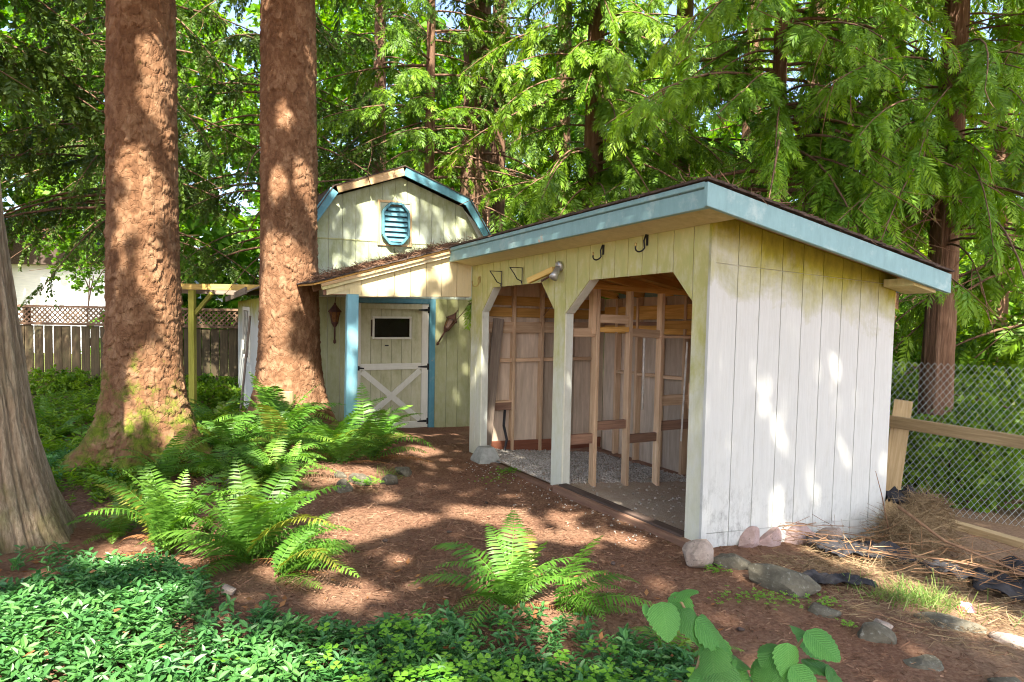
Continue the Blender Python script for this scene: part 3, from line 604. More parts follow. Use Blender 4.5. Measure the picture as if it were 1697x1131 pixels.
# lanterns
def lantern(x, z, tilt, label, hang):
    c = FB(x, BW-.10, z); r = root('wall_lantern', c, label, 'lantern', 'carriage lanterns by the stable door')
    Mx = Matrix.Rotation(tilt, 3, Vector((-S1, C1, 0)))
    def fr(a, b, h): v = Mx @ Vector((a, b, h)); return (c[0]+v.x, c[1]+v.y, c[2]+v.z)
    MB().lathe(fr, [(.045, -.10), (.075, .05), (.075, .055)], 6).build('glass', M_AMBER, r)
    MB().lathe(fr, [(.105, .05), (.09, .075), (.05, .12), (.02, .16), (.015, .19)], 6).build('cap', M_RUST, r)
    MB().lathe(fr, [(.02, -.17), (.035, -.14), (.055, -.105), (.05, -.095)], 6).build('base', M_RUST, r)
    for k in range(6):
        a = 2*math.pi*k/6; MB().tube([fr(.047*math.cos(a), .047*math.sin(a), -.1), fr(.079*math.cos(a), .079*math.sin(a), .055)], .006, 4).build('cage_bar', M_RUST, r)
    MB().tube([fr(0, 0, -.16), fr(.0, 0, -.26), fr(0, 0, -.36)], [.012, .016, .012], 6).build('tail', M_RUST, r, True); MB().lathe(fr, [(.004, -.42), (.022, -.40), (.02, -.37), (.008, -.35)], 8).build('finial', M_RUST, r, True)
    if hang: MB().tube([fr(0, 0, .18), fr(.01, .03, .30), fr(.0, .08, .34)], .006, 5).build('hanger', M_RUST, r, True)
    else: MB().tube([fr(0, 0, .17), fr(.0, .04, .25), fr(0, .085, .22)], .006, 5).build('hanger', M_RUST, r, True)
lantern(-1.22, 1.50, 0, 'rusty carriage lantern hanging on the wall left of the blue post', True)
lantern(.60, 1.40, .55, 'rusty carriage lantern hanging askew on the wall right of the door', False)

# ================================================================== board fence with lattice at the back left
FEN = root('board_fence', (-8.8, 15.3, -.4), 'brown board fence with lattice top at the back left of the yard', 'fence')
WX = lambda x, y, z: (x, y, z)
x = -14.0; k = 0
while x < -4.2:
    w = .175 + .02*random.random(); dzz = .02*random.random()
    box('board', WX, x, x+w, 15.3, 15.32, -.55, 1.02 + dzz, M_FENCE, FEN, 0)
    x += w + (.016 if x > -7.2 else .012 + .022*random.random())
for z0, z1, m_ in ((1.045, 1.10, M_LATT), (1.435, 1.485, M_LATT)):
    box('rail', WX, -14, -4.2, 15.26, 15.34, z0, z1, m_, FEN)
for xp in (-13.2, -10.95, -8.6, -6.2): box('post', WX, xp-.06, xp+.06, 15.345, 15.44, -.55, 1.43, M_FENCE, FEN)
la = MB().beam((-.165, 0, -.165), (.165, 0, .165), .03, .008, (0, 1, 0)).mesh('slat'); 
a_ = MB(); a_.beam((-.165, 0, -.165), (.165, 0, .165), .008, .03, (0, 1, 0)); ma = a_.mesh('slat'); ma.materials.append(M_LATT)
b_ = MB(); b_.beam((.165, .009, -.165), (-.165, .009, .165), .008, .03, (0, 1, 0)); mb_ = b_.mesh('slat'); mb_.materials.append(M_LATT)
x = -12.9
while x < -4.4:
    for m_ in (ma, mb_):
        o = bpy.data.objects.new('slat', m_); COL.objects.link(o); o.parent = FEN; o.location = (x + 8.8, -.01, 1.268 + .4)
    x += .115
# pergola gate beam
PG = root('pergola_beam', (-5.55, 11.8, -.2), 'yellowish wooden gate beam on a mossy post between the two trunks', 'gate beam')
beam('beam', (-6.2, 11.95, 1.91), (-3.95, 11.0, 1.90), .10, .05, M_YELW, PG); beam('beam', (-6.2, 12.25, 1.84), (-4.1, 11.4, 1.82), .09, .05, M_OLD, PG)
beam('post', (-5.56, 11.85, -.4), (-5.56, 11.85, 1.85), .10, .10, M_MOSSY, PG, side=(1, 0, 0)); beam('knee_brace', (-5.5, 11.84, 1.45), (-5.15, 11.70, 1.80), .07, .05, M_MOSSY, PG)
# neighbour's house beyond the fence
NH = root('neighbour_house', (-16, 25, -.5), 'bright white house showing through leaves above the lattice fence', 'house')
tt = NT('white_house_paint', .7, .2); tt.col(tt.ramp(tt.noise(tt.vec(scale=(1, 1, 9)), 3, 2), [(.4, (.74, .76, .80)), (.6, (.82, .83, .85))])); M_HW = tt.m
box('wall', WX, -25, -14.6, 25, 32, -.6, 2.8, M_HW, NH)
MB().prism([(-25.5, 2.8), (-14.1, 2.8), (-19.8, 4.6)], lambda u, v, w: (u, w, v), 24.6, 32.4).build('roof', M_ROOF, NH)
for xx in (-20.5,):
    wdw = box('window', WX, xx, xx+.9, 24.96, 24.99, .7, 1.9, M_GLASS, NH); box('window_frame', WX, xx-.06, xx+.96, 24.93, 24.958, 1.9, 2.0, M_WHITE, wdw); box('sill', WX, xx-.06, xx+.96, 24.93, 24.958, .6, .7, M_WHITE, wdw)

# ================================================================== chain-link fence and rail fence on the right
CL = root('chain_link_fence', (4.6, 6.9, -.4), 'silver chain-link fence along the woods at the right', 'chain-link fence')
A0 = Vector((3.35, 7.55, 0)); A1 = Vector((6.4, 6.0, 0)); fd = (A1 - A0).normalized(); AW = .029; AH = .042
def wire_mesh(ph):
    m = MB(); pts = []
    for k in range(41):
        pts.append((0, 0, 1.205 - k*AH)); s_ = 1 if (k + ph) % 2 else -1
        pts[-1] = (s_*AW/2*1.06, s_*.004, 1.205 - k*AH)
    m.tube(pts, .0026, 4, False); me = m.mesh('wire'); me.materials.append(M_WIRE); return me
wm = [wire_mesh(0), wire_mesh(1)]; nW = int((A1 - A0).length/AW)
for k in range(nW):
    o = bpy.data.objects.new('wire', wm[k % 2]); COL.objects.link(o); o.parent = CL; p = A0 + fd*(k*AW)
    o.location = Vector((p.x, p.y, 0)) - CL.location; o.rotation_euler = (0, 0, math.atan2(fd.y, fd.x))
for p in (A0 + fd*.03, A1): MB().tube([(p.x, p.y+.05, -.7), (p.x, p.y+.05, 1.15)], .03, 10).build('post', M_GREYMET, CL, True)
RF = root('rail_fence', (3.75, 6.5, -.4), 'weathered timber rail fence with a tilted post beside the white wall', 'rail fence')
beam('post', (3.60, 6.43, -.45), (3.83, 6.62, .86), .16, .08, M_RAIL, RF, side=(1, -.5, 0)); beam('rail', (3.66, 6.60, .665), (5.1, 4.72, .62), .11, .045, M_RAIL, RF)
beam('rail', (3.9, 6.55, -.24), (5.0, 4.85, -.31), .12, .10, M_RAIL, RF); beam('post', (5.05, 4.85, -.6), (5.05, 4.85, .8), .1, .1, M_RAIL, RF, side=(1, 0, 0))

# ================================================================== stones
def rock_mesh(seed, sx, sy, sz, sub=3, rnd=0):
    bm = bmesh.new(); bmesh.ops.create_icosphere(bm, subdivisions=sub, radius=1)
    r = np.random.default_rng(seed); dirs = r.normal(size=(14, 3)); dirs /= np.linalg.norm(dirs, axis=1)[:, None]; cut = r.uniform(.42, .8, 14) + rnd; o = r.uniform(0, 50, 3)
    for v in bm.verts:
        p = np.array(v.co)
        for d, c in zip(dirs, cut):
            q = p @ d
            if q > c: p = p - d*(q - c)*.97
        p *= 1 + .22*float(fbm(p[0]*1.8+o[0], p[1]*1.8+p[2]+o[1], seed)) + .10*float(fbm(p[0]*6+o[1], p[2]*6+p[1]*3, seed+5))
        v.co = (p[0]*sx, p[1]*sy, p[2]*sz)
    me = bpy.data.meshes.new('stone'); bm.to_mesh(me); bm.free(); return me
def stone(x, y, sx, sy, sz, rz, seed, mat, label, sink=.35, name='stone', group=None, tilt=0, rnd=0):
    o = bpy.data.objects.new(name, rock_mesh(seed, sx, sy, sz, 3, rnd)); COL.objects.link(o); o.data.materials.append(mat)
    o.location = (x, y, gh(x, y) + sz*(1 - 2*sink)*.9); o.rotation_euler = (tilt, 0, rz); return setp(o, label, 'stone', group)
stone(1.27, 4.47, .115, .10, .115, .3, 3, M_TAN, 'round pinkish tan stone at the front corner of the white wall', .12, rnd=.3)
stone(1.50, 4.47, .16, .11, .10, -.5, 4, M_ROCK, 'mossy grey stone just right of the round corner stone', .36)
stone(1.66, 4.15, .27, .13, .11, -.55, 5, M_ROCK, 'long lichen-spotted grey stone lying below the pink foundation stones', .44)
stone(1.80, 3.80, .10, .07, .05, -.4, 6, M_ROCK, 'small grey stone below the end of the long lichen-spotted stone')
stone(1.93, 3.53, .13, .10, .08, -.5, 7, M_ROCK, 'blue-grey stone in the bare soil above the right hazel shoot', .52)
stone(2.03, 3.60, .08, .06, .05, .5, 8, M_TAN, 'small tan stone touching the blue-grey stone'); stone(2.06, 3.28, .10, .08, .05, .2, 9, M_ROCK, 'half-buried grey stone below the blue-grey one', .52)
stone(2.50, 3.75, .20, .12, .05, -.3, 10, M_ROCK, 'flat grey stone sunk below the grass tuft', .45); stone(2.72, 3.62, .13, .10, .045, -.4, 11, M_TAN, 'flat brownish stone right of the flat grey one', .45)
stone(2.35, 3.10, .10, .08, .05, 0, 12, M_ROCK, 'grey stone near the bottom right edge, beneath the bare soil', .5)
stone(2.65, 3.02, .13, .10, .06, .6, 38, M_ROCK, 'lowest grey stone at the bottom right of the yard', .4)
for i, (lx, w, mt, lb) in enumerate(((.43, .17, M_PINK, 'pink foundation stone nearest the wall corner'), (.66, .13, M_PINK, 'second pink foundation stone under the white wall'), (.95, .19, M_PINK, 'broad brownish pink foundation stone in the middle of the row'), (1.27, .15, M_TAN, 'tan foundation stone at the straw end of the row'))):
    X, Y, _ = FB(lx, -.03, 0); stone(X, Y, w, .09, .115, PHI, 20+i, mt, lb, .32, 'foundation_stone')
for i, (x, y, s, lb) in enumerate(((-1.40, 6.42, .16, 'largest grey stone on the path edge, in front of the fern bank'), (-1.18, 6.50, .13, 'grey stone at the right end of the fern bank edging'), (-1.52, 6.22, .12, 'low grey stone in front of the edging cluster'), (-1.10, 6.95, .12, 'dark rounded stone by the door end of the fern bank'), (-1.80, 5.95, .13, 'grey stone half hidden left of the edging cluster'), (-2.15, 6.0, .15, 'tan grey stone at the foot of the fern bank'), (-2.5, 6.15, .17, 'tall dark stone between the nearest ferns and the bank'), (-2.72, 6.25, .12, 'dark stone beside the mossy trunk foot'), (-1.62, 6.5, .10, 'small stone behind the edging cluster'))):
    stone(x, y, s*.9, s*.7, s*.75, i*.8, 30+i, M_ROCK, lb, .42, group='stones edging the fern bank')
stone(-1.52, 3.62, .055, .045, .04, 0, 50, M_TAN, 'small pale stone lying in the periwinkle in front of the ferns', .0)

# ================================================================== debris at the right
def cloth(name, cx, cy, sx, sy, rz, seed, label, amp=.09, lift=.02):
    n, m = 26, 18; u, v = np.meshgrid(np.linspace(-1, 1, n), np.linspace(-1, 1, m)); r = 1 + .35*fbm(u*1.7+seed, v*1.7, seed); ed = np.clip(np.maximum(abs(u), abs(v)), 0, 1)
    X = u*sx*r; Y = v*sy*r; c, s = math.cos(rz), math.sin(rz); WX_, WY_ = cx + X*c - Y*s, cy + X*s + Y*c
    Z = gz(WX_, WY_) + gnoise(WX_, WY_) + lift + amp*np.abs(fbm(u*2.2+seed*3, v*2.6, seed+1, 3))*2.6*(1 - .6*ed**4) + amp*.35*np.abs(np.sin((u*2.1 + v*3.3 + seed)*2.4 + 3*fbm(u*2, v*2, seed)))
    V = np.stack([WX_, WY_, Z], -1).reshape(-1, 3); i = (np.arange(n-1)[None] + np.arange(m-1)[:, None]*n).ravel()
    o = link(name, npmesh(name, V, np.stack([i, i+1, i+1+n, i+n], 1), smooth=False), M_FABRIC)
    md = o.modifiers.new('thickness', 'SOLIDIFY'); md.thickness = .004; return setp(o, label, 'fabric', 'scraps of black weed fabric')
cloth('weed_fabric', 2.05, 4.22, .26, .07, .18, 1, 'narrow curled strip of black weed fabric left of the grass tuft', .07)
cloth('weed_fabric', 2.62, 4.95, .36, .16, .1, 2, 'crumpled black weed fabric under the twigs by the wall end', .12); cloth('weed_fabric', 3.10, 4.65, .20, .12, -.4, 3, 'black fabric scrap between twig heap and hay', .10)
cloth('weed_fabric', 3.40, 4.35, .30, .16, -.5, 4, 'black fabric heap in front of the lower fence rail', .13); cloth('weed_fabric', 3.85, 4.75, .28, .18, -.3, 5, 'black fabric draped at the foot of the chain-link', .14)
cloth('weed_fabric', 3.35, 3.85, .18, .12, .4, 6, 'black fabric bunched at the right edge near the litter', .12); cloth('weed_fabric', 3.36, 5.72, .22, .16, .3, 7, 'black fabric tucked on top behind the hay mound', .16, .28)

def strips(P, D, Ln, wd, tint, bend=.0, rngl=rng, seg=2):
    """thin ribbons: P start, D direction"""
    n = len(P); D = D/np.linalg.norm(D, axis=1)[:, None]; S = np.cross(D, rngl.normal(size=(n, 3))); S /= np.linalg.norm(S, axis=1)[:, None]
    B = np.cross(D, S); V = []
    for k in range(seg+1):
        t = k/seg; c = P + D*(Ln*t)[:, None] + B*(bend*Ln*t*t)[:, None] if not hasattr(bend, 'shape') else P + D*(Ln*t)[:, None] + B*(bend*Ln*t*t)[:, None]
        w = (wd*(1 - .5*t))[:, None]; V += [c + S*w/2, c - S*w/2]
    V = np.stack(V, 1); K = 2*(seg+1); F = np.concatenate([np.array([[2*k, 2*k+1, 2*k+3, 2*k+2]]) for k in range(seg)])
    Fa = (F[None] + (np.arange(n)*K)[:, None, None]).reshape(-1, 4); return V.reshape(-1, 3), Fa, np.repeat(tint, K)
def straw_mesh(name, cx, cy, sx, sy, h, n, zbase=None, ln=(.06, .2), up=.25, shell=True):
    th = rng.uniform(0, 2*np.pi, n); r = np.sqrt(rng.uniform(0, 1, n)); X = cx + sx*r*np.cos(th); Y = cy + sy*r*np.sin(th)
    Z = gz(X, Y) + gnoise(X, Y) + (0 if zbase is None else zbase) + h*(1 - r**3)*(rng.uniform(.75, 1.02, n) if shell else rng.uniform(0, 1, n)) + .008
    D = rng.normal(size=(n, 3)); D[:, 2] = D[:, 2]*up; P = np.stack([X, Y, Z], 1)
    return strips(P, D, rng.uniform(*ln, n), rng.uniform(.002, .005, n), rng.uniform(0, 1, n), rng.normal(0, .25, n))
HAY = root('hay_mound', (3.42, 5.42, -.3), 'mound of old grey-brown hay against the chain-link by the wall end', 'hay')
def hay_core(cx, cy, sx, sy, h, seed):
    o = bpy.data.objects.new('core', rock_mesh(seed, sx, sy, h)); COL.objects.link(o); o.data.materials.append(M_STRAW); a = o.data.attributes.new('tint', 'FLOAT', 'POINT'); a.data.foreach_set('value', np.full(len(o.data.vertices), .25, 'f'))
    o.parent = HAY; o.location = Vector((cx, cy, gh(cx, cy) + h*.15)) - HAY.location
hay_core(3.40, 5.52, .23, .19, .30, 61); hay_core(3.14, 5.30, .18, .16, .2, 62)
v1 = straw_mesh('s', 3.40, 5.50, .27, .23, .41, 2600, None, (.05, .16), .6); v2 = straw_mesh('s', 3.12, 5.26, .24, .22, .30, 1500, None, (.06, .2), .6)
def join(*ms):
    V, F, T = [], [], []; b = 0
    for v, f, t in ms: V.append(v); F.append(f + b); T.append(t); b += len(v)
    return np.concatenate(V), np.concatenate(F), np.concatenate(T)
setp(link('loose_straw', npmesh('loose_straw', *join(v1, v2)), M_STRAW, HAY), kind='stuff')
js = join(straw_mesh('s', 2.2, 4.55, .55, .25, .02, 1000, None, (.03, .10), .12), straw_mesh('s', 3.0, 4.8, .9, .45, .05, 1700, None, (.05, .2), .2), straw_mesh('s', 2.7, 3.9, .9, .5, .015, 1500, None, (.04, .14), .1), straw_mesh('s', 3.5, 4.2, .8, .8, .03, 1600, None, (.05, .2), .2))
setp(link('straw_litter', npmesh('straw_litter', *js), M_STRAW), 'dry straw strewn on the slope beside the white wall', 'straw', kind='stuff')
nt = 300; th = rng.uniform(0, 2*np.pi, nt); r = np.sqrt(rng.uniform(0, 1, nt)); X = 2.95 + .95*r*np.cos(th); Y = 4.75 + .5*r*np.sin(th) - .25*(X-2.95)
P = np.stack([X, Y, gz(X, Y) + rng.uniform(.02, .16, nt)], 1); D = rng.normal(size=(nt, 3)); D[:, 2] *= .22; D[:, 0] *= 1.6
setp(link('twig_litter', npmesh('twig_litter', *strips(P, D, rng.uniform(.12, .45, nt), rng.uniform(.004, .008, nt), rng.uniform(.2, 1, nt), rng.normal(0, .25, nt), seg=3)), M_TWIG), 'heap of reddish dead cedar twigs in front of the hay', 'twigs', kind='stuff')
def stick(pts, r0, r1, label, name='fallen_branch'):
    P = [(x, y, gh(x, y) + z) for x, y, z in pts]; o = MB().tube(P, list(np.linspace(r0, r1, len(P))), 6).build(name, M_TWIGW, None, True); return setp(o, label, 'branch')
M_TWIGW = m_plain('twig_bark', (.24, .14, .085), .9, .1, 0, .35, 30)
stick([(2.95, 5.1, .38), (3.15, 4.85, .22), (3.45, 4.45, .14), (3.8, 4.2, .08)], .012, .006, 'long bare brown branch slanting down from the hay'); stick([(2.55, 4.75, .1), (3.0, 4.62, .14), (3.6, 4.45, .12)], .009, .004, 'thin bare branch lying across the black fabric')
stick([(2.95, 5.2, .15), (2.85, 5.15, .45), (2.80, 5.16, .62)], .005, .002, 'thin wiry twig standing against the end of the wall'); stick([(2.3, 3.62, .012), (2.1, 3.75, .015), (1.95, 3.84, .012)], .004, .002, 'thin twig on bare soil above the blue-grey stone'); stick([(-.35, 5.05, .012), (-.2, 4.98, .014), (-.12, 4.90, .012)], .006, .004, 'short grey twig lying on the path before the lone fern')
stick([(-1.25, 5.9, .01), (-1.0, 5.95, .012)], .005, .003, 'short pale twig on the sunlit path near the edging stones')
lt = MB(); cx, cy = 2.74, 3.98; z0 = gh(cx, cy); lt.add([(cx-.04, cy, z0+.005), (cx+.045, cy-.02, z0+.012), (cx+.05, cy+.03, z0+.045), (cx+.0, cy+.045, z0+.055), (cx-.035, cy+.03, z0+.03)], [(0, 1, 2, 3, 4)])
tt = NT('red_white_wrapper', .4, .4); tt.col(tt.ramp(tt.noise(tt.vec(), 26, 1), [(.46, (.75, .72, .72)), (.5, (.55, .05, .07))], 'CONSTANT')); lo_ = lt.build('litter_wrapper', tt.m); lo_.modifiers.new('t', 'SOLIDIFY').thickness = .002; setp(lo_, 'small crumpled red and white wrapper right of the grass tuft', 'litter')
# cut block at the foot of the second trunk
cb = root('cut_log', (-2.72, 8.28, .3), 'small upright cut log block at the foot of the second trunk', 'log')
MB().tube([(-2.72, 8.20, .16), (-2.72, 8.20, .60)], [.10, .095], 12).build('bark_sleeve', M_RAIL, cb, True); MB().tube([(-2.72, 8.20, .5995), (-2.72, 8.20, .606)], .085, 12).build('sawn_top', M_RAW, cb)

# ================================================================== trunks
def plates(th, z, ncirc, dz, seed, aspect=1.0):
    """scaly bark: distance to plate edge and plate id"""
    u = th/(2*np.pi)*ncirc; v = z/dz; i0 = np.floor(u); j0 = np.floor(v); d1 = np.full(u.shape, 9.); d2 = d1.copy(); idd = np.zeros(u.shape); lv = np.zeros(u.shape); lu = lv.copy()
    for di in (-1, 0, 1):
        for dj in (-1, 0, 1):
            i = i0+di; j = j0+dj; im = np.mod(i, ncirc)
            cx = i + .15 + .7*_h(im, j, seed); cyy = j + .15 + .7*_h(im, j, seed+3)
            d = np.hypot(u-cx, (v-cyy)*aspect); nd = d < d1
            d2 = np.where(nd, d1, np.minimum(d2, d)); idd = np.where(nd, _h(im, j, seed+7), idd); lv = np.where(nd, v-cyy, lv); lu = np.where(nd, u-cx, lu); d1 = np.where(nd, d, d1)
    plates.lv, plates.lu = lv, lu
    return d2 - d1, idd
def trunk_mesh(name, cfun, rfun, z0, z1, nt=160, nz=420, seed=1, style='scale', flare=0, lobes=5, fh=.5, amp=.016, ph=0.0, zpow=1.0):
    th, t = np.meshgrid(np.arange(nt)/nt*2*np.pi, np.linspace(0, 1, nz)); cc = cfun(np.array(z0)); fa = math.atan2(-float(cc[1]), -float(cc[0])); th = (th - .45*np.sin(th - fa)) if nt > 100 else th; z = z0 + (z1-z0)*t**zpow
    r = rfun(z); rr = r.copy()
    e = np.exp(-np.clip(z - z0, 0, None)/fh)
    lob = np.clip(np.cos(th*lobes + ph + .6*np.sin(2*th + seed)), -.3, 1) + .4*np.cos(2*th + seed*1.7)
    rr = rr + flare*e*(1 + .55*lob) + .05*r*fbm(th*3/np.pi*2, z*1.2, seed)
    if style == 'scale':
        wz = z + .04*fbm(th*4, z*6, seed+2); nc = max(8, int(2*np.pi*float(r.mean())/.085))
        ed, idd = plates(th + .34*fbm(th*5, z*5, seed+9), wz + .16*fbm(th*7, z*7, seed+12), nc, .105, seed); lv, lu = plates.lv, plates.lu; ed2, id2 = plates(th, wz, nc*2, .05, seed+20)
        fl = np.clip(.55 + 2.2*fbm(th*3.2, z*2.6, seed+44), .12, 1.15); hgt = fl*(.45*idd + .95*np.clip(-lv, -.5, .6)*(.3 + idd) + .5*lu*(id2 - .4)) - .45*np.clip(1 - ed*14, 0, 1) + .22*np.clip(ed2*6, 0, 1)*id2 + .35*fbm(th*12, z*14, seed+50)
        tint = .25 + idd*.38 + id2*.2 + .5*fbm(th*5, z*4, seed+31)
    else:
        ncc = max(10, int(2*np.pi*float(r.mean())/.04))
        ed, idd = plates(th + .16*fbm(th*2.2, z*1.2, seed+9), z + .5*vnoise(th*20, z*0, seed), ncc, 1.3, seed, 1.0); st = 1.6*fbm(th*r.mean()*60, z*4.0, seed+4)
        hgt = np.clip(ed*4, 0, 1)**.7*(.4+.9*idd) + .7*st; tint = idd*.5 + .5*np.clip(st+.5, 0, 1)
    rr = rr + amp*hgt
    cx, cyy = cfun(z); X = cx + rr*np.cos(th); Y = cyy + rr*np.sin(th)
    V = np.stack([X, Y, z], -1).reshape(-1, 3); i = (np.arange(nz-1)[:, None]*nt + np.arange(nt)[None]).ravel(); j = (np.arange(nz-1)[:, None]*nt + (np.arange(nt)[None]+1) % nt).ravel()
    return npmesh(name, V, np.stack([i, j, j+nt, i+nt], 1), np.clip(tint, 0, 1).ravel(), smooth=True)
B_DF = m_bark('spruce_bark', [(.045, .020, .010), (.165, .084, .043), (.32, .195, .112), (.10, .052, .028)], 1.0, 1.5, -.1, .8)
B_DF2 = m_bark('spruce_bark_plain', [(.047, .022, .011), (.175, .09, .048), (.33, .205, .122), (.11, .058, .032)], .0, 1, 0, .8)
B_CED = m_bark('cedar_bark', [(.095, .058, .034), (.28, .205, .135), (.48, .385, .27), (.17, .17, .09)], .35, .8, -.1, .12)
B_RED = m_bark('red_cedar_bark', [(.075, .04, .026), (.18, .105, .066), (.30, .195, .13), (.10, .06, .04)], .2, .8, -.4, .12)

# ================================================================== foliage templates: root at origin, growing along +x, flat in xy
def kite(P, D, N, l, w, f=.42):
    return [P, P + D*l*f + N*w, P + D*l, P + D*l*f - N*w]
def t_cedar(n=11, w=.034, seed=0, fan=.42, droop=.30, fork=False):
    r = np.random.default_rng(seed); Q = []; T = []
    for s in (-1, 1):
        for k in range(n):
            t = .05 + .92*k/n + r.uniform(-.02, .02); P = np.array([t, 0, -droop*t*t]); a = math.radians(r.uniform(32, 52)); l = (fan*(1 - .68*t)*min(1, .55+t*1.6))*r.uniform(.8, 1.15)
            D = np.array([math.cos(a), s*math.sin(a), -droop*t*1.6 + r.uniform(-.28, .10)]); N = np.array([-s*math.sin(a)*.9, math.cos(a)*.9, r.uniform(-.5, .5)])
            Q.append(kite(P, D, N, l, w*(1.1 - .3*t))); T.append(t*.5 + r.uniform(-.1, .1))
            if fork:
                for g_, h_ in ((.35, 1), (.55, -1), (.7, 1)):
                    P2 = P + D*l*g_; b = a + h_*.6; D2 = np.array([math.cos(b), s*math.sin(b), D[2] - .15]); Q.append(kite(P2, D2, np.array([-s*math.sin(b), math.cos(b), r.uniform(-.5, .5)]), l*.45, w*.8)); T.append(t*.5 + .15)
    Q.append(kite(np.array([.8, 0, -droop*.64]), np.array([1, 0, -droop*1.6]), np.array([0, 1, 0]), .25, w)); T.append(.6)
    Q.append(kite(np.array([0, 0, 0.]), np.array([1, 0, -droop*.7]), np.array([0, 1, .2]), .9, .008)); T.append(.1)
    return np.array(Q).reshape(-1, 3), np.array(T)
def t_needle(n=15, w=.020, seed=0):
    """drooping brush of needles"""
    r = np.random.default_rng(seed); Q = []; T = []
    for k in range(n):
        t = .04 + .95*k/n; P = np.array([t, 0, -.32*t*t])
        for s in range(3):
            a = math.radians(r.uniform(30, 62)); ph = r.uniform(0, 2*np.pi) if s == 2 else (0 if s == 0 else np.pi) + r.normal(0, .35); D = np.array([math.cos(a), math.sin(a)*math.cos(ph), math.sin(a)*math.sin(ph)*.6 - .5*t])
            Q.append(kite(P, D, np.cross(D, r.normal(size=3)), .17*(1.15 - .5*t)*r.uniform(.7, 1.1), w)); T.append(.5*t + r.uniform(-.15, .15))
    Q.append(kite(np.zeros(3), np.array([1, 0, -.3]), np.array([0, 1, .2]), .95, .008)); T.append(0)
    return np.array(Q).reshape(-1, 3), np.array(T)
def t_leaves(n=9, seed=0, w=.30, size=.5, spread=.8):
    r = np.random.default_rng(seed); Q = []; T = []
    for k in range(n):
        P = np.array([r.uniform(0, 1), r.normal(0, .3), r.normal(0, .25)])*spread; D = r.normal(size=3); D[2] = -abs(D[2])*.6 - .15; D /= np.linalg.norm(D)
        N = np.cross(D, np.array([0, 0, 1.]) + r.normal(0, .4, 3)); N /= np.linalg.norm(N); Q.append(kite(P, D, N, size*r.uniform(.7, 1.2), size*w*1.3, .5)); T.append(r.uniform(0, 1))
    return np.array(Q).reshape(-1, 3), np.array(T)
def inst(tm, P, X, Z, S, tint, jit=.6):
    """many copies of a template baked into one mesh"""
    T, tt = tm; X = X/np.linalg.norm(X, axis=1)[:, None]; Yv = np.cross(Z, X); Yv /= np.maximum(np.linalg.norm(Yv, axis=1), 1e-6)[:, None]; Zv = np.cross(X, Yv)
    V = P[:, None] + S[:, None, None]*(T[None, :, 0:1]*X[:, None] + T[None, :, 1:2]*Yv[:, None] + T[None, :, 2:3]*Zv[:, None])
    n, K = len(P), len(T); F = (np.arange(K).reshape(-1, 4)[None] + (np.arange(n)*K)[:, None, None]).reshape(-1, 4)
    ti = np.clip(tint[:, None] + jit*np.repeat(tt, 4)[None] - jit*.25, 0, 1); return V.reshape(-1, 3), F, ti.ravel()
TC = [t_cedar(seed=i) for i in range(3)]; TCF = [t_cedar(13, .029, i+10, .38, .36) for i in range(3)]; TN = [t_needle(seed=i) for i in range(2)]; TNN = [t_needle(16, .022, seed=i+5) for i in range(2)]
TL = [t_leaves(seed=i) for i in range(3)]; TCAN = [t_leaves(9, i+20, .32, .5, .7) for i in range(2)]

def tubes_np(paths, radii, n=5):
    V = []; F = []; b = 0
    for P, R in zip(paths, radii):
        P = np.asarray(P); m = len(P); D = np.gradient(P, axis=0); D /= np.linalg.norm(D, axis=1)[:, None] + 1e-9; U = np.cross(D, [.3, .2, 1.]); U /= np.linalg.norm(U, axis=1)[:, None] + 1e-9; Wd = np.cross(D, U)
        a = np.arange(n)/n*2*np.pi; ring = P[:, None] + R[:, None, None]*(np.cos(a)[None, :, None]*U[:, None] + np.sin(a)[None, :, None]*Wd[:, None]); V.append(ring.reshape(-1, 3))
        i = (np.arange(m-1)[:, None]*n + np.arange(n)[None]).ravel(); j = (np.arange(m-1)[:, None]*n + (np.arange(n)[None]+1) % n).ravel(); F.append(np.stack([i, j, j+n, i+n], 1) + b); b += m*n
    return np.concatenate(V), np.concatenate(F)

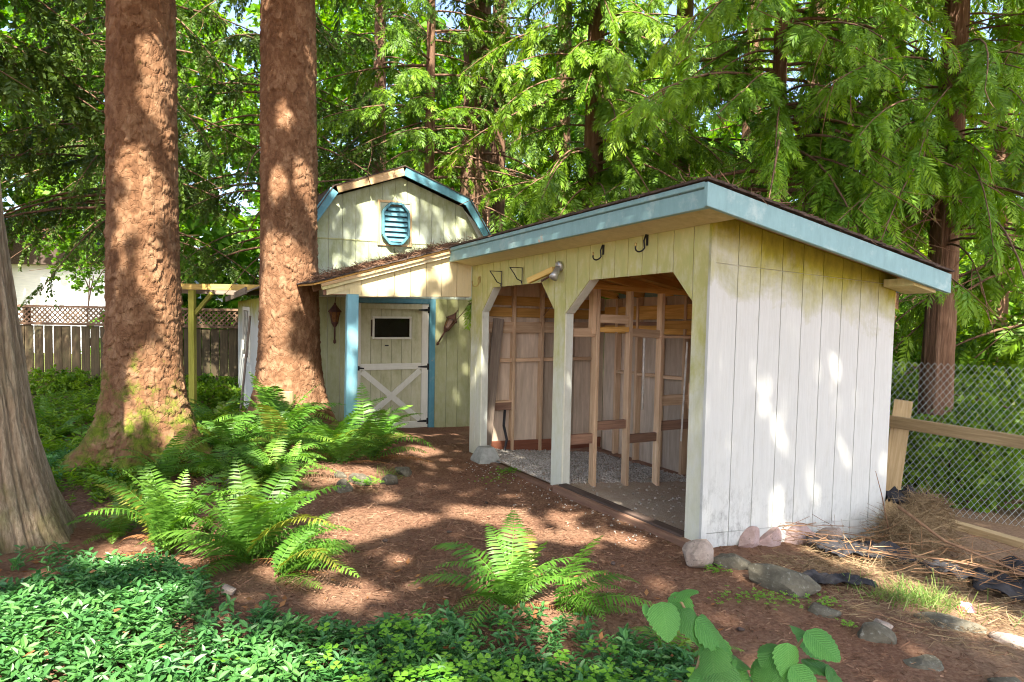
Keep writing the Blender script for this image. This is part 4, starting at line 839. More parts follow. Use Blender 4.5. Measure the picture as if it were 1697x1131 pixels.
def outside(P):
    """true for foliage clear of the buildings"""
    lx, ly = loc2(P[:, 0], P[:, 1]); z = P[:, 2]
    a = (lx > -.5) & (lx < 2.4) & (ly > -.5) & (ly < 4.5) & (z < 2.95 - .188*lx); b = (lx > -2.2) & (lx < .3) & (ly > 4) & (ly < 6.8) & (z < 2.9 + .28*np.clip(lx, -2, 0)); c = (lx > -2.5) & (lx < 1.5) & (ly > 6.1) & (ly < 11) & (z < 4.1 - .35*np.abs(lx + .2))
    return ~(a | b | c)
def conifer(name, x, y, label, r0=.2, H=12, seed=1, kind='cedar', nb=60, L=2.6, zmin=2.0, zmax=None, droop=.5, rise=.12, dens=11, ssz=(.35, .75), azr=None, bark=None, lean=(0, 0), style='fib', thr=.03, group='conifers behind the sheds', tb=0.0, dead=0, taper=.75, mat=None, twigs=0):
    R_ = np.random.default_rng(seed); zb = gh(x, y) - .15; zmax = zmax or H; rt = root(name, (x, y, zb), label, 'tree', group)
    cf = lambda z: (x + lean[0]*(z-zb), y + lean[1]*(z-zb)); rf = lambda z: r0*(1 - taper*np.clip((z-zb)/H, 0, 1))
    link('trunk', trunk_mesh('trunk', cf, rf, zb, zb + H, 28 if y > 9 or x < 0 else 90, 90 if y > 9 or x < 0 else 200, seed, style, r0*.5, 5, .35, min(.022, r0*.07)), bark or B_RED, rt)
    paths, rad, SP, SX, SS, ST = [], [], [], [], [], []
    for b in range(nb):
        h = zmin + (zmax - zmin)*((b + R_.uniform(0, 1))/nb); az = R_.uniform(*azr) if azr is not None else (R_.normal(-1.57, .75) if R_.uniform() < .45 else R_.uniform(0, 2*np.pi))
        ln = L*(1 - .55*(h - zmin)/max(zmax - zmin, .1))*R_.uniform(.6, 1.15); s = np.linspace(0, 1, 8); d = np.array([math.cos(az), math.sin(az)]); dr = droop*R_.uniform(.6, 1.3); c = R_.normal(0, .12)
        if math.sin(az) > .45 and R_.uniform() < .65: continue
        px, py = cf(h); Pn = np.array([-d[1], d[0]]); hx = px + d[0]*ln*s + Pn[0]*c*ln*s*s; hy = py + d[1]*ln*s + Pn[1]*c*ln*s*s; hz = h + rise*ln*s - dr*ln*s**1.8
        P = np.stack([hx, hy, hz], 1); paths.append(P); rad.append(np.linspace(thr*(.4 + .6*ln/L), .004, 8))
        if b < dead: continue
        m = int(ln*dens); t = .12 + .88*R_.uniform(0, 1, m)**.8; k = np.clip((t*7).astype(int), 0, 6); fr = t*7 - k; base = P[k]*(1-fr)[:, None] + P[k+1]*fr[:, None]; T = P[k+1] - P[k]; T /= np.linalg.norm(T, axis=1)[:, None]
        sd_ = np.where(R_.uniform(0, 1, m) < .5, -1, 1)*R_.uniform(.3, 1.1, m); side = np.stack([-T[:, 1], T[:, 0], 0*T[:, 0]], 1); X = T*.8 + side*sd_[:, None]; X[:, 2] -= R_.uniform(.1, .9, m)
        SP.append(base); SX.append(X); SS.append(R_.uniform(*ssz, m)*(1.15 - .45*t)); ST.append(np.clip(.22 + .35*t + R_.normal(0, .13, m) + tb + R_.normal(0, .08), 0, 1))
    V, F = tubes_np(paths, rad); link('limbs', npmesh('limbs', V, F, smooth=True), M_BRANCH, rt)
    if twigs:
        tp, tr = [], []
        for _ in range(twigs):
            b = paths[R_.integers(0, max(1, int(len(paths)*.6)))]; p = b[R_.integers(2, 8)]; l = R_.uniform(.25, .9); s = np.linspace(0, 1, 6)[:, None]; d = np.append(R_.normal(0, .35, 2), -R_.uniform(.4, 1.0)); e = np.append(R_.normal(0, .3, 2), .1)
            tp.append(p + d*l*s + e*l*s*s); tr.append(np.linspace(.006, .002, 6))
        tp2 = [(q, w) for q, w in zip(tp, tr) if outside(q).all()]; V, F = tubes_np([q for q, _ in tp2], [w for _, w in tp2], 3); setp(link('dead_twigs', npmesh('dead_twigs', V, F, smooth=True), M_TWIGW, rt), kind='stuff')
    if SP:
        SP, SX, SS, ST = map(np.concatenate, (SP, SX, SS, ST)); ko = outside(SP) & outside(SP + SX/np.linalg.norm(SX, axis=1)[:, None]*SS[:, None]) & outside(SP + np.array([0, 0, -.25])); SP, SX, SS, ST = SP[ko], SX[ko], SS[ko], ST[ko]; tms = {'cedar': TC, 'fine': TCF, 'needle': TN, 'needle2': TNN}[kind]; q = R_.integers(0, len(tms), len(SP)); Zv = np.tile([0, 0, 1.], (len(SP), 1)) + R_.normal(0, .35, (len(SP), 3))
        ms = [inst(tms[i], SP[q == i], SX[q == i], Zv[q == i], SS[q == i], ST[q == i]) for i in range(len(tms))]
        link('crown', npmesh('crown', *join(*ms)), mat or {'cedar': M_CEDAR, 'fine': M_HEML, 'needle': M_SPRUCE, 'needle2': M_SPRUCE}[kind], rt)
    return rt
def broadleaf(name, x, y, label, r0, H, crown, n, seed, lsz=.13, mat=None, group='leafy trees in the background', cat='tree', wood=True, zoff=0):
    """crown: list of (dx, dy, z, rx, ry, rz) lobes"""
    R_ = np.random.default_rng(seed); zb = gh(x, y) - .1; rt = root(name, (x, y, zb), label, cat, group); paths, rad = [], []
    tp = np.array([[x, y, zb], [x + .05, y, zb + H*.25], [x - .05, y + .05, zb + H*.5], [x, y, zb + H*.75]]); paths.append(np.array([tp[0]*(1-t) + tp[3]*t + np.array([.1*math.sin(t*5+seed), .1*math.cos(t*4), 0]) for t in np.linspace(0, 1, 8)])); rad.append(np.linspace(r0, r0*.35, 8))
    P, X, S, T = [], [], [], []; tot = sum(c[3]*c[4]*c[5] for c in crown)
    for (dx, dy, z, rx, ry, rz) in crown:
        m = max(20, int(n*rx*ry*rz/tot)); d = R_.normal(size=(m, 3)); d /= np.linalg.norm(d, axis=1)[:, None]; rr = R_.uniform(.15, 1, m)**.5*(1 + .25*fbm(d[:, 0]*3 + seed, d[:, 1]*3 + d[:, 2]*2, seed)); c = np.array([x+dx, y+dy, z])
        p = c + d*rr[:, None]*[rx, ry, rz]; P.append(p); X.append(d + R_.normal(0, .5, (m, 3))); S.append(R_.uniform(.7, 1.4, m)*lsz*2); T.append(np.clip(R_.normal(.42, .2, m), 0, 1))
        st = paths[0][R_.integers(3, 7)]; paths.append(np.array([st*(1-t) + c*t + np.array([0, 0, .25*math.sin(t*3)]) for t in np.linspace(0, 1, 6)])); rad.append(np.linspace(r0*.4, .008, 6))
        for _ in range(5):
            e = c + R_.normal(size=3)*np.array([rx, ry, rz])*.6; paths.append(np.array([c*(1-t) + e*t for t in np.linspace(0, 1, 4)])); rad.append(np.linspace(.014, .004, 4))
    P, X, S, T = map(np.concatenate, (P, X, S, T)); q = R_.integers(0, 3, len(P)); Zv = np.tile([0, 0, 1.], (len(P), 1)) + R_.normal(0, .3, (len(P), 3))
    V, F = tubes_np(paths, rad, 6); link('trunk' if cat == 'tree' else 'stems', npmesh('trunk', V, F, smooth=True), M_BRANCH, rt)
    link('crown' if cat == 'tree' else 'foliage', npmesh('crown', *join(*[inst(TL[i], P[q == i], X[q == i], Zv[q == i], S[q == i], T[q == i], .5) for i in range(3)])), mat or M_MAPLE, rt); return rt

# --- the three near trunks
def near_tree(name, label, cfun, rfun, z0, z1, zt, seed, style, flare, lobes, fh, amp, bark, ph, crown, nt=190, nz=380, ctop=15):
    cx, cyy = [float(a) for a in cfun(np.array([0.]))] if False else (float(cfun(np.array(z0))[0]), float(cfun(np.array(z0))[1]))
    rt = root(name, (cx, cyy, z0), label, 'tree', 'large trunks in the foreground')
    link('trunk', trunk_mesh('trunk', cfun, rfun, z0, z1, nt, nz, seed, style, flare, lobes, fh, amp, ph, 1.15), bark, rt)
    R_ = np.random.default_rng(seed+100); tx, ty = float(cfun(np.array(z1))[0]), float(cfun(np.array(z1))[1]); rr = float(rfun(np.array(z1)))
    link('upper_trunk', trunk_mesh('upper_trunk', lambda z: (tx + 0*z, ty + 0*z), lambda z: rr*(1 - .75*(z - z1 + .03)/(ctop - z1)), z1 - .03, ctop, 24, 40, seed, style, 0, 5, .3, .008), bark, rt)
    SP, SX, SS, ST, paths, rad = [], [], [], [], [], []
    for b in range(crown[0]):
        h = crown[1] + (ctop - .5 - crown[1])*(b + R_.uniform())/crown[0]; az = R_.uniform(*crown[3]) if len(crown) > 3 else R_.uniform(0, 6.283); ln = crown[2]*(1 - .6*(h - crown[1])/(ctop - crown[1]))*R_.uniform(.7, 1.1); s = np.linspace(0, 1, 7); d = np.array([math.cos(az), math.sin(az)])
        P = np.stack([tx + d[0]*ln*s, ty + d[1]*ln*s, h + .1*ln*s - .45*ln*s**1.8], 1); paths.append(P); rad.append(np.linspace(.045, .006, 7)); m = int(ln*9); t = .25 + .75*R_.uniform(0, 1, m); k = np.clip((t*6).astype(int), 0, 5); f = (t*6 - k)[:, None]
        T = P[k+1] - P[k]; X = T/np.linalg.norm(T, axis=1)[:, None] + R_.normal(0, .6, (m, 3)); X[:, 2] -= .3; SP.append(P[k]*(1-f) + P[k+1]*f); SX.append(X); SS.append(R_.uniform(.5, .95, m)); ST.append(R_.uniform(.2, .7, m))
    pr = [(p, r) for p, r in zip(paths, rad) if carve(np.concatenate([p[:-1]*(1-t) + p[1:]*t for t in (0, .25, .5, .75)]), .9, .02).all()]
    V, F = tubes_np([p for p, _ in pr], [r for _, r in pr]); link('limbs', npmesh('limbs', V, F, smooth=True), M_BRANCH, rt)
    SP, SX, SS, ST = map(np.concatenate, (SP, SX, SS, ST)); Zv = np.tile([0, 0, 1.], (len(SP), 1)) + R_.normal(0, .3, (len(SP), 3))
    link('crown', npmesh('crown', *carved(inst(TC[0], SP, SX, Zv, SS, ST))), M_SPRUCE, rt); return rt

# sun flecks: gaps cut into the unseen canopy (point to be lit, radius of the gap)
FLECKS = np.array([(-1.13, 5.43, -0.08, 0.343), (-1.3, 5.13, -0.08, 0.271), (-0.76, 5.53, -0.08, 0.18), (-0.38, 5.8, -0.08, 0.18), (-0.06, 5.65, -0.08, 0.253), (0.13, 5.22, -0.08, 0.18), (0.44, 5.6, -0.08, 0.135), (0.5, 5.17, -0.08, 0.18), (0.88, 5.06, -0.08, 0.144), (-1.11, 6.11, -0.08, 0.108), (-1.59, 9.12, -0.08, 0.271), (-1.07, 8.29, -0.08, 0.226), (-1.36, 9.23, -0.08, 0.18), (0.99, 5.56, -0.08, 0.09), (-0.74, 4.56, -0.08, 0.09), (-1.52, 6.7, -0.08, 0.271), (-1.88, 6.68, -0.08, 0.271), (-2.36, 6.87, -0.08, 0.18), (-3.43, 7.31, -0.08, 0.271), (-3.84, 6.76, -0.08, 0.18), (-2.3, 4.24, 0.25, 0.36), (-2.32, 4.02, 0.25, 0.24), (-1.64, 4.52, 0.25, 0.3), (-1.29, 4.08, 0.25, 0.264), (-0.92, 3.63, 0.25, 0.18), (-2.01, 4.37, 0.25, 0.144), (-2.02, 2.85, 0.25, 0.42), (-1.72, 2.67, 0.25, 0.36), (-1.22, 2.64, 0.25, 0.3), (-1.82, 3.35, 0.25, 0.18), (-0.92, 2.61, 0.25, 0.24), (-2.39, 3.26, 0.25, 0.18), (-1.91, 2.57, 0.25, 0.36), (-0.71, 2.7, 0.25, 0.144), (-0.33, 2.63, 0.25, 0.144), (0.24, 3.38, 0.25, 0.12), (-3.4, 6.4, 4.11, 0.158), (-3.45, 6.4, 3.73, 0.106), (-3.25, 6.4, 3.54, 0.127), (-3.57, 6.4, 3.02, 0.149), (-3.38, 6.4, 3.02, 0.106), (-3.52, 6.4, 2.63, 0.149), (-3.36, 6.4, 2.08, 0.211), (-3.28, 6.4, 2.27, 0.106), (-3.45, 6.4, 1.17, 0.086), (-3.63, 6.4, 2.63, 0.086), (-3.6, 6.4, 0.54, 0.127), (-3.72, 6.4, 2.35, 0.063), (-2.87, 8.45, 4.19, 0.112), (-2.95, 8.45, 3.32, 0.131), (-2.62, 8.45, 3.54, 0.14), (-2.5, 8.45, 3.25, 0.094), (-2.83, 8.45, 2.22, 0.3), (-2.61, 8.45, 2.44, 0.14), (-3.06, 8.45, 2.07, 0.187), (-2.98, 8.45, 1.47, 0.187), (-2.94, 8.45, 0.8, 0.281), (-2.57, 8.45, 0.88, 0.187), (-2.83, 8.45, 0.5, 0.281), (-3.06, 8.45, 2.58, 0.112), (-1.16, 8.2, 2.11, 0.143), (-0.87, 8.35, 2.18, 0.121), (-1.39, 8.09, 2.05, 0.154), (-1.62, 7.98, 2.0, 0.165), (-1.86, 7.86, 1.3, 0.079), (-1.87, 7.86, 1.02, 0.066), (-1.85, 7.87, 0.74, 0.066), (-1.31, 8.13, 1.87, 0.088), (-2.12, 10.41, 3.08, 0.127), (-2.2, 10.37, 2.81, 0.119), (-1.83, 10.55, 2.7, 0.158), (-1.52, 10.7, 2.74, 0.095), (-2.64, 10.15, 2.33, 0.079), (-1.95, 10.49, 2.55, 0.158), (-2.61, 10.17, 3.17, 0.079), (-2.29, 10.32, 3.29, 0.079), (2.02, 5.09, 0.28, 0.053), (2.01, 5.09, 0.1, 0.049), (2.52, 5.34, 1.3, 0.044), (2.72, 5.44, 1.12, 0.029), (3.11, 5.63, 0.45, 0.049), (2.62, 5.39, 0.62, 0.034), (3.08, 5.62, 0.86, 0.029), (2.13, 5.15, -0.01, 0.034), (1.49, 4.83, 1.77, 0.025), (1.35, 4.76, 0.97, 0.019), (2.42, 4.89, -0.1, 0.22), (2.58, 4.33, -0.1, 0.198), (2.66, 4.2, -0.1, 0.132), (2.82, 3.89, -0.1, 0.275), (2.62, 5.02, -0.1, 0.11), (3.09, 4.7, -0.1, 0.132), (-2.28, 7.4, 0.39, 0.275), (-2.81, 7.4, 0.31, 0.275), (-1.62, 7.4, 0.47, 0.22), (-1.88, 7.4, 0.13, 0.22), (-3.27, 7.4, 0.3, 0.22), (-1.36, 7.4, 0.47, 0.165), (-6.28, 14.5, 0.49, 0.495), (-6.4, 14.5, 0.88, 0.44), (-6.54, 14.5, -0.16, 0.44), (-6.02, 14.5, 0.11, 0.55), (-4.77, 11.5, 1.89, 0.44), (0.05, 3.75, 0.35, 0.24), (0.3, 3.7, 0.2, 0.16), (-2.3, 4.5, 0.5, 0.22)])  # gaps over the lone fern, near the end, are added to brighten it
SV = np.array(SUND)
def carve(P, grow=1.0, extra=.0):
    """keep foliage that does not stand in one of the gaps cut for the sun flecks"""
    keep = np.ones(len(P), bool)
    for x, y, z, r in FLECKS:
        e = grow*r + extra; d = P - np.array([x, y, z]); t = d @ SV; q = np.linalg.norm(d - t[:, None]*SV, axis=1); keep &= ~((q < e) & (t > 0))
    return keep
def carved(m, extra=.02):
    V, F, T = m; k = carve(V.reshape(-1, 4, 3).mean(1), 1.0, extra); V = V.reshape(-1, 4, 3)[k].reshape(-1, 3); return V, np.arange(len(V)).reshape(-1, 4), T.reshape(-1, 4)[k].ravel()
near_tree('spruce_tree', 'thick reddish trunk with mossy flared base, left of centre', lambda z: (-3.655 + 0*z, 6.77 + 0*z), lambda z: .318 - .007*(z - 1) + .035*np.exp(-(z-.6)/.8), -.05, 5.1, 6, 11, 'scale', .42, 6, .30, .024, B_DF, 1.2, (26, 7.0, 3.0))
near_tree('spruce_tree', 'thick reddish trunk without moss in front of the barn, behind ferns', lambda z: (-2.91 - .006*(z - 1), 8.92 + 0*z), lambda z: .352 - .006*(z - 2) + .06*np.exp(-(z-.4)/.7), .0, 5.9, 7, 12, 'scale', .16, 5, .35, .022, B_DF2, .3, (26, 8.0, 3.0))
near_tree('cedar_tree', 'grey-green stringy-barked leaning trunk cut off by the left edge', lambda z: (-3.50 - .085*np.clip(z, 0, 6), 4.50 + 0*z), lambda z: .255 - .01*(z - 2) + .10*np.exp(-(z-.2)/.8), -.1, 5.0, 5, 13, 'fib', .16, 5, .40, .022, B_CED, .0, (18, 6.0, 3.0), 210, 170)

# --- conifers behind
conifer('cedar_tree', 5.32, 8.5, 'red-barked cedar just beyond the chain-link fence', .185, 14, 21, 'fine', 84, 3.0, 2.5, 7.5, .55, .12, 15, (.28, .58), thr=.018, dead=12, tb=.05, twigs=160)
conifer('cedar_tree', 6.35, 12.0, 'broad pinkish trunk seen between boughs above the shed roof', .42, 16, 22, 'cedar', 40, 3.2, 4.2, 11, .5, .1, 10, bark=B_DF2, style='scale', dead=8, twigs=120)
conifer('cedar_tree', 4.55, 10.6, 'slim trunk above the middle of the sloping white wall', .13, 13, 23, 'fine', 50, 2.6, 3.6, 9, .55, .12, 15, (.28, .58), tb=.05)
conifer('fir_tree', -.80, 14.0, 'large red-brown trunk with bare whorled branches behind the barn roof', .36, 18, 24, 'needle', 60, 3.2, 3.2, 12, .35, .02, 9, bark=B_RED, dead=14, thr=.035, twigs=60)
conifer('fir_tree', -.40, 14.9, 'second red-brown trunk just right of the largest one behind the barn', .22, 17, 25, 'needle', 34, 2.6, 3.5, 12, .35, .0, 9, bark=B_RED, dead=10)
conifer('fir_tree', -1.62, 13.0, 'slender dark trunk with level branches above the barn peak', .115, 15, 26, 'cedar', 60, 2.9, 3.6, 11, .32, .05, 11, (.3, .6), tb=-.05)
conifer('cedar_tree', 1.3, 11.6, 'drooping cedar directly behind the middle of the open shed', .20, 14, 27, 'cedar', 105, 3.0, 2.2, 10, .6, .15, 15, (.3, .62), tb=.08)
conifer('cedar_tree', 3.0, 12.6, 'tall cedar behind the peak corner of the open shed', .22, 15, 28, 'cedar', 95, 3.2, 2.4, 11, .55, .12, 13, (.32, .65), tb=.05)
conifer('hemlock_tree', 3.35, 8.9, 'bright green hemlock hanging over the shed roof', .12, 12, 29, 'fine', 78, 2.9, 2.95, 7.6, .66, .18, 18, (.26, .54), tb=.12, azr=(-3.3, .6), twigs=120)
conifer('cedar_tree', 7.6, 9.6, 'dense cedar at the far right beyond the chain-link', .2, 13, 30, 'cedar', 80, 3.2, 1.0, 9.5, .55, .1, 12)
conifer('cedar_tree', 9.3, 13.2, 'dark cedar at the back right corner of the woods', .24, 14, 31, 'cedar', 60, 3.4, .8, 11, .5, .1, 9, tb=-.05)
conifer('fir_tree', -4.6, 13.4, 'dark fir with hanging boughs between the two trunks', .17, 15, 32, 'needle', 64, 3.2, 2.5, 10, .55, .1, 9, tb=.02)
conifer('fir_tree', -3.2, 16.2, 'fir behind the barn, right of the second trunk', .2, 16, 33, 'needle', 66, 3.4, 2.2, 11, .5, .1, 8, (.4, .8))
conifer('fir_tree', -6.9, 12.4, 'dark fir with boughs over the lattice fence at left', .16, 14, 34, 'needle', 70, 3.6, 3.0, 10, .55, .12, 10, azr=(-3.8, .4), tb=-.03, twigs=90)
conifer('fir_tree', -8.9, 9.4, 'tall fir just out of view at left, added to shade the fence, whose boughs hang into the top left', .25, 16, 38, 'needle', 80, 4.0, 4.8, 11, .55, .1, 11, (.6, 1.05), azr=(-3.1, 1.6), twigs=80)  # added to keep sun off the back fence; boughs also fill the top left
broadleaf('young_tree', -10.2, 16.6, 'thin dark-leaved sapling in front of the white house, above the lattice', .03, 3.6, [(0, 0, 2.5, 1.1, .5, .6), (1.1, .2, 3.2, 1.1, .5, .5), (-1.0, 0, 3.3, 1.0, .5, .5)], 330, 46, .10)
conifer('fir_tree', -9.9, 17.5, 'fir trunk standing behind the fence by the white house', .26, 15, 35, 'needle', 52, 3.4, 3.2, 10, .5, .1, 8, (.4, .8))
conifer('cedar_tree', 5.6, 16.5, 'tall cedar deep in the woods right of centre', .28, 18, 36, 'cedar', 70, 3.8, 2.0, 14, .5, .1, 9, (.45, .9))
conifer('cedar_tree', 1.2, 18.0, 'tall cedar deep in the woods behind the sheds', .28, 18, 37, 'cedar', 70, 3.8, 2.0, 14, .5, .1, 9, (.45, .9))
# --- leafy trees and shrubs
broadleaf('maple_tree', -5.2, 18.5, 'bright green maple between the two trunks beyond the fence', .12, 9, [(0, 0, 3.5, 1.8, 1.4, 1.6), (.8, .3, 5.8, 2.0, 1.5, 1.8), (-1.2, 0, 6.5, 1.8, 1.4, 1.6), (.2, 0, 8.6, 2.2, 1.5, 1.6)], 2300, 41)
broadleaf('maple_tree', -11.5, 20.0, 'bright maple above the left end of the fence', .14, 11, [(0, 0, 5.2, 2.4, 1.5, 1.5), (2.0, .3, 6.8, 2.2, 1.5, 1.8), (-2, 0, 7.5, 2.2, 1.5, 1.8), (.5, 0, 9.2, 2.6, 1.5, 1.8)], 2500, 42, .15)
broadleaf('maple_tree', -1.9, 20.0, 'pale lit maple behind the barn firs', .14, 11, [(0, 0, 4.5, 2.0, 1.5, 1.6), (1.2, 0, 6.5, 2, 1.5, 1.8), (-1.3, 0, 7.8, 2, 1.5, 1.8)], 1700, 43, .15)
broadleaf('maple_tree', 2.6, 21.0, 'light green maple low behind the open shed roof', .14, 10, [(-1.5, 0, 3.6, 2.2, 1.5, 1.7), (1.2, 0, 4.8, 2.2, 1.5, 1.8), (0, 0, 7.4, 2.6, 1.5, 1.8)], 1900, 44, .15)
broadleaf('maple_tree', 10.5, 18.0, 'yellow-green maple at the back right', .14, 9, [(0, 0, 2.5, 2.6, 1.5, 1.8), (1.2, 0, 5.0, 2.4, 1.5, 1.8), (-1.8, 0, 5.4, 2.2, 1.5, 1.8)], 1900, 45, .15, M_SHRUB)
BUSH = [(4.4, 9.6, 1.0, 'leafy bush behind the tilted fence post'), (5.8, 9.9, 1.2, 'sunlit yellow-green bush right of the red cedar'), (7.0, 8.4, 1.1, 'bright bush at the right edge beyond the chain-link'), (6.2, 11.4, 1.5, 'tall bush in the gap behind the red cedar'), (8.6, 11.2, 1.7, 'large pale bush deep at the right'), (5.1, 7.7, .7, 'low bush at the foot of the chain-link near the cedar trunk')]
for i, (x, y, s, lb) in enumerate(BUSH):
    g0 = gh(x, y); broadleaf('leafy_bush', x, y, lb, .03, s*1.6, [(0, 0, g0 + s*.55, s*.8, s*.7, s*.6), (s*.4, 0, g0 + s*1.1, s*.6, s*.5, s*.55), (-s*.45, .1, g0 + s*.95, s*.6, s*.5, s*.5)], int(900*s), 60+i, .075, M_SHRUB, 'bushes beyond the chain-link', 'bush')
for i, (x, y, s, lb) in enumerate([(-8.2, 14.4, .55, 'low leafy plant at the fence foot left of the mossy trunk'), (-6.2, 13.6, .6, 'bright leafy plant at the fence foot between the trunks'), (-9.6, 14.2, .6, 'low green plant at the far left fence foot'), (-5.6, 12.6, .5, 'leafy plant under the gate beam')]):
    g0 = gh(x, y); broadleaf('undergrowth_plant', x, y, lb, .012, s, [(0, 0, g0 + s*.4, s*1.2, s*.7, s*.45), (.5, .1, g0 + s*.35, s*.8, s*.6, s*.4)], 420, 80+i, .06, M_SHRUB, 'undergrowth along the fence', 'plant')
# far woodland that reads as one mass
R_ = np.random.default_rng(99); n = 13500; a = R_.uniform(-1.0, 1.02, n); d = R_.uniform(27, 34, n); X = np.sin(a)*d; Y = np.cos(a)*d; Z = R_.uniform(0, 1, n)**1.25*15 - .6; k = fbm(X*.35, Z*.35, 5) > -.07 - .02*(8 - Z)*.6
k &= ~((X < -12.0) & (X > -18) & (Z > 2.2) & (Z < 5) & (Y < 26)); k &= ~((X < -13.8) & (Y < 33.5) & (Z < 3.0)); P = np.stack([X, Y, Z], 1)[k]; m = len(P); q = R_.integers(0, 3, m); Xd = R_.normal(size=(m, 3)); Zv = np.tile([0, 0, 1.], (m, 1)) + R_.normal(0, .3, (m, 3)); S = R_.uniform(.65, 1.2, m); T = np.clip(R_.normal(.32, .2, m), 0, 1)
setp(link('distant_woodland', npmesh('distant_woodland', *join(*[inst(TL[i], P[q == i], Xd[q == i], Zv[q == i], S[q == i], T[q == i], .5) for i in range(3)])), M_MAPLE), 'distant mass of green woods closing the view', 'woods', kind='stuff')

# --- shade trees behind the viewpoint, whose canopy dapples the yard
SH = [(-5.5, -4.5), (4.8, -5.0), (0.2, -9.0)]; R_ = np.random.default_rng(5); n = 14500
X = R_.uniform(-9.5, 7.0, n); Y = R_.uniform(-8.5, 4.2, n); Z = R_.uniform(7.6, 12.5, n); P = np.stack([X, Y, Z], 1); near = np.argmin([(X-a)**2 + (Y-b)**2 for a, b in SH], 0); P = P; k = Z > 0
P = P[k]; near = near[k]; m = len(P); Xd = R_.normal(size=(m, 3)); Xd[:, 2] *= .35; Zv = np.tile([0, 0, 1.], (m, 1)) + R_.normal(0, .35, (m, 3)); S = R_.uniform(.26, .42, m); T = R_.uniform(.2, .7, m)
for i, (a, b) in enumerate(SH):
    rt = root('shade_fir', (a, b, 0), ['tall fir behind the viewpoint at left, out of view', 'tall fir behind the viewpoint at right, out of view', 'tall fir farthest behind the viewpoint, out of view'][i], 'tree', 'shade trees behind the viewpoint')
    link('trunk', trunk_mesh('trunk', lambda z: (a + 0*z, b + 0*z), lambda z: .34*(1 - .7*z/15), -.2, 14, 24, 60, 50+i, 'scale', .15, 5, .4, .01), B_DF2, rt)
    s = near == i; paths, rad = [], []
    for p in P[s][::14]:
        st = np.array([a, b, p[2] + .4]); pa = np.array([st*(1-t) + p*t for t in np.linspace(0, 1, 5)])
        if carve(np.array([st*(1-t) + p*t for t in np.linspace(0, 1, 40)]), .9, .0).all(): paths.append(pa); rad.append(np.linspace(.03, .005, 5))
    V, F = tubes_np(paths, rad, 4); link('limbs', npmesh('limbs', V, F), M_BRANCH, rt); link('crown', npmesh('crown', *carved(inst(TCAN[i % 2], P[s], Xd[s], Zv[s], S[s], T[s]))), M_CEDAR, rt)

# ================================================================== ferns
def frond_mesh(seed, a0, a1, n=32, w=.17, pw=.0145, curl=0.0):
    r = np.random.default_rng(seed); t = np.linspace(0, 1, 60); ang = np.radians(a0 + (a1 - a0)*t**1.25); x = np.concatenate([[0], np.cumsum(np.cos(ang[:-1]))])/59; z = np.concatenate([[0], np.cumsum(np.sin(ang[:-1]))])/59; yb = curl*t*t
    Q, T = [], []
    for k in range(n):
        u = .10 + .90*(k + .5)/n; i = int(u*59); P = np.array([x[i], yb[i], z[i]]); tg = np.array([math.cos(ang[i]), 2*curl*u*.6, math.sin(ang[i])]); nr = np.array([-math.sin(ang[i]), 0, math.cos(ang[i])])
        v = (u - .10)/.9; l = w*(min(1, .45 + 2.6*v))*(1 - v**2.4)**.8 + .012
        for s in (-1, 1):
            D = np.array([0, s*1., 0]) + tg*(.22 + .35*v) + nr*(r.normal(.10, .10) - .12); D /= np.linalg.norm(D); N = tg*.95 + nr*r.normal(.2, .18)
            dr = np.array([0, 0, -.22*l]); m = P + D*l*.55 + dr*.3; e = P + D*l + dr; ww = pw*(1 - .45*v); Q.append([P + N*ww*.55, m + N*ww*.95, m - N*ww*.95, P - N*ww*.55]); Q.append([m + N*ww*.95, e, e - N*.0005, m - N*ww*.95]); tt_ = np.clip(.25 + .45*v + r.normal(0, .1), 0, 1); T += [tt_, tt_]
    V = np.array(Q).reshape(-1, 3); F = np.arange(len(V)).reshape(-1, 4); Tt = np.repeat(T, 4)
    idx = np.linspace(0, 59, 9).astype(int); Vt, Ft = tubes_np([np.stack([x[idx], yb[idx], z[idx]], 1)], [np.linspace(.006, .0015, 9)], 4)
    return npmesh('frond', np.concatenate([V, Vt]), np.concatenate([F, Ft + len(V)]), np.concatenate([Tt, np.full(len(Vt), .75)]))
FV = [frond_mesh(i, a0, a1, curl=c) for i, (a0, a1, c) in enumerate([(82, 35, .03), (74, 5, -.05), (66, -25, .06), (58, -45, -.08), (48, -35, .1), (36, -30, -.05), (78, -10, .12), (28, -20, .0)])]
for m_ in FV: m_.materials.append(M_FERN)
FD = [frond_mesh(40+i, a0, a1, 26, .10, .010, c) for i, (a0, a1, c) in enumerate([(20, -25, .1), (8, -18, -.15), (35, -50, .1)])]
for m_ in FD: m_.materials.append(M_DEADF)
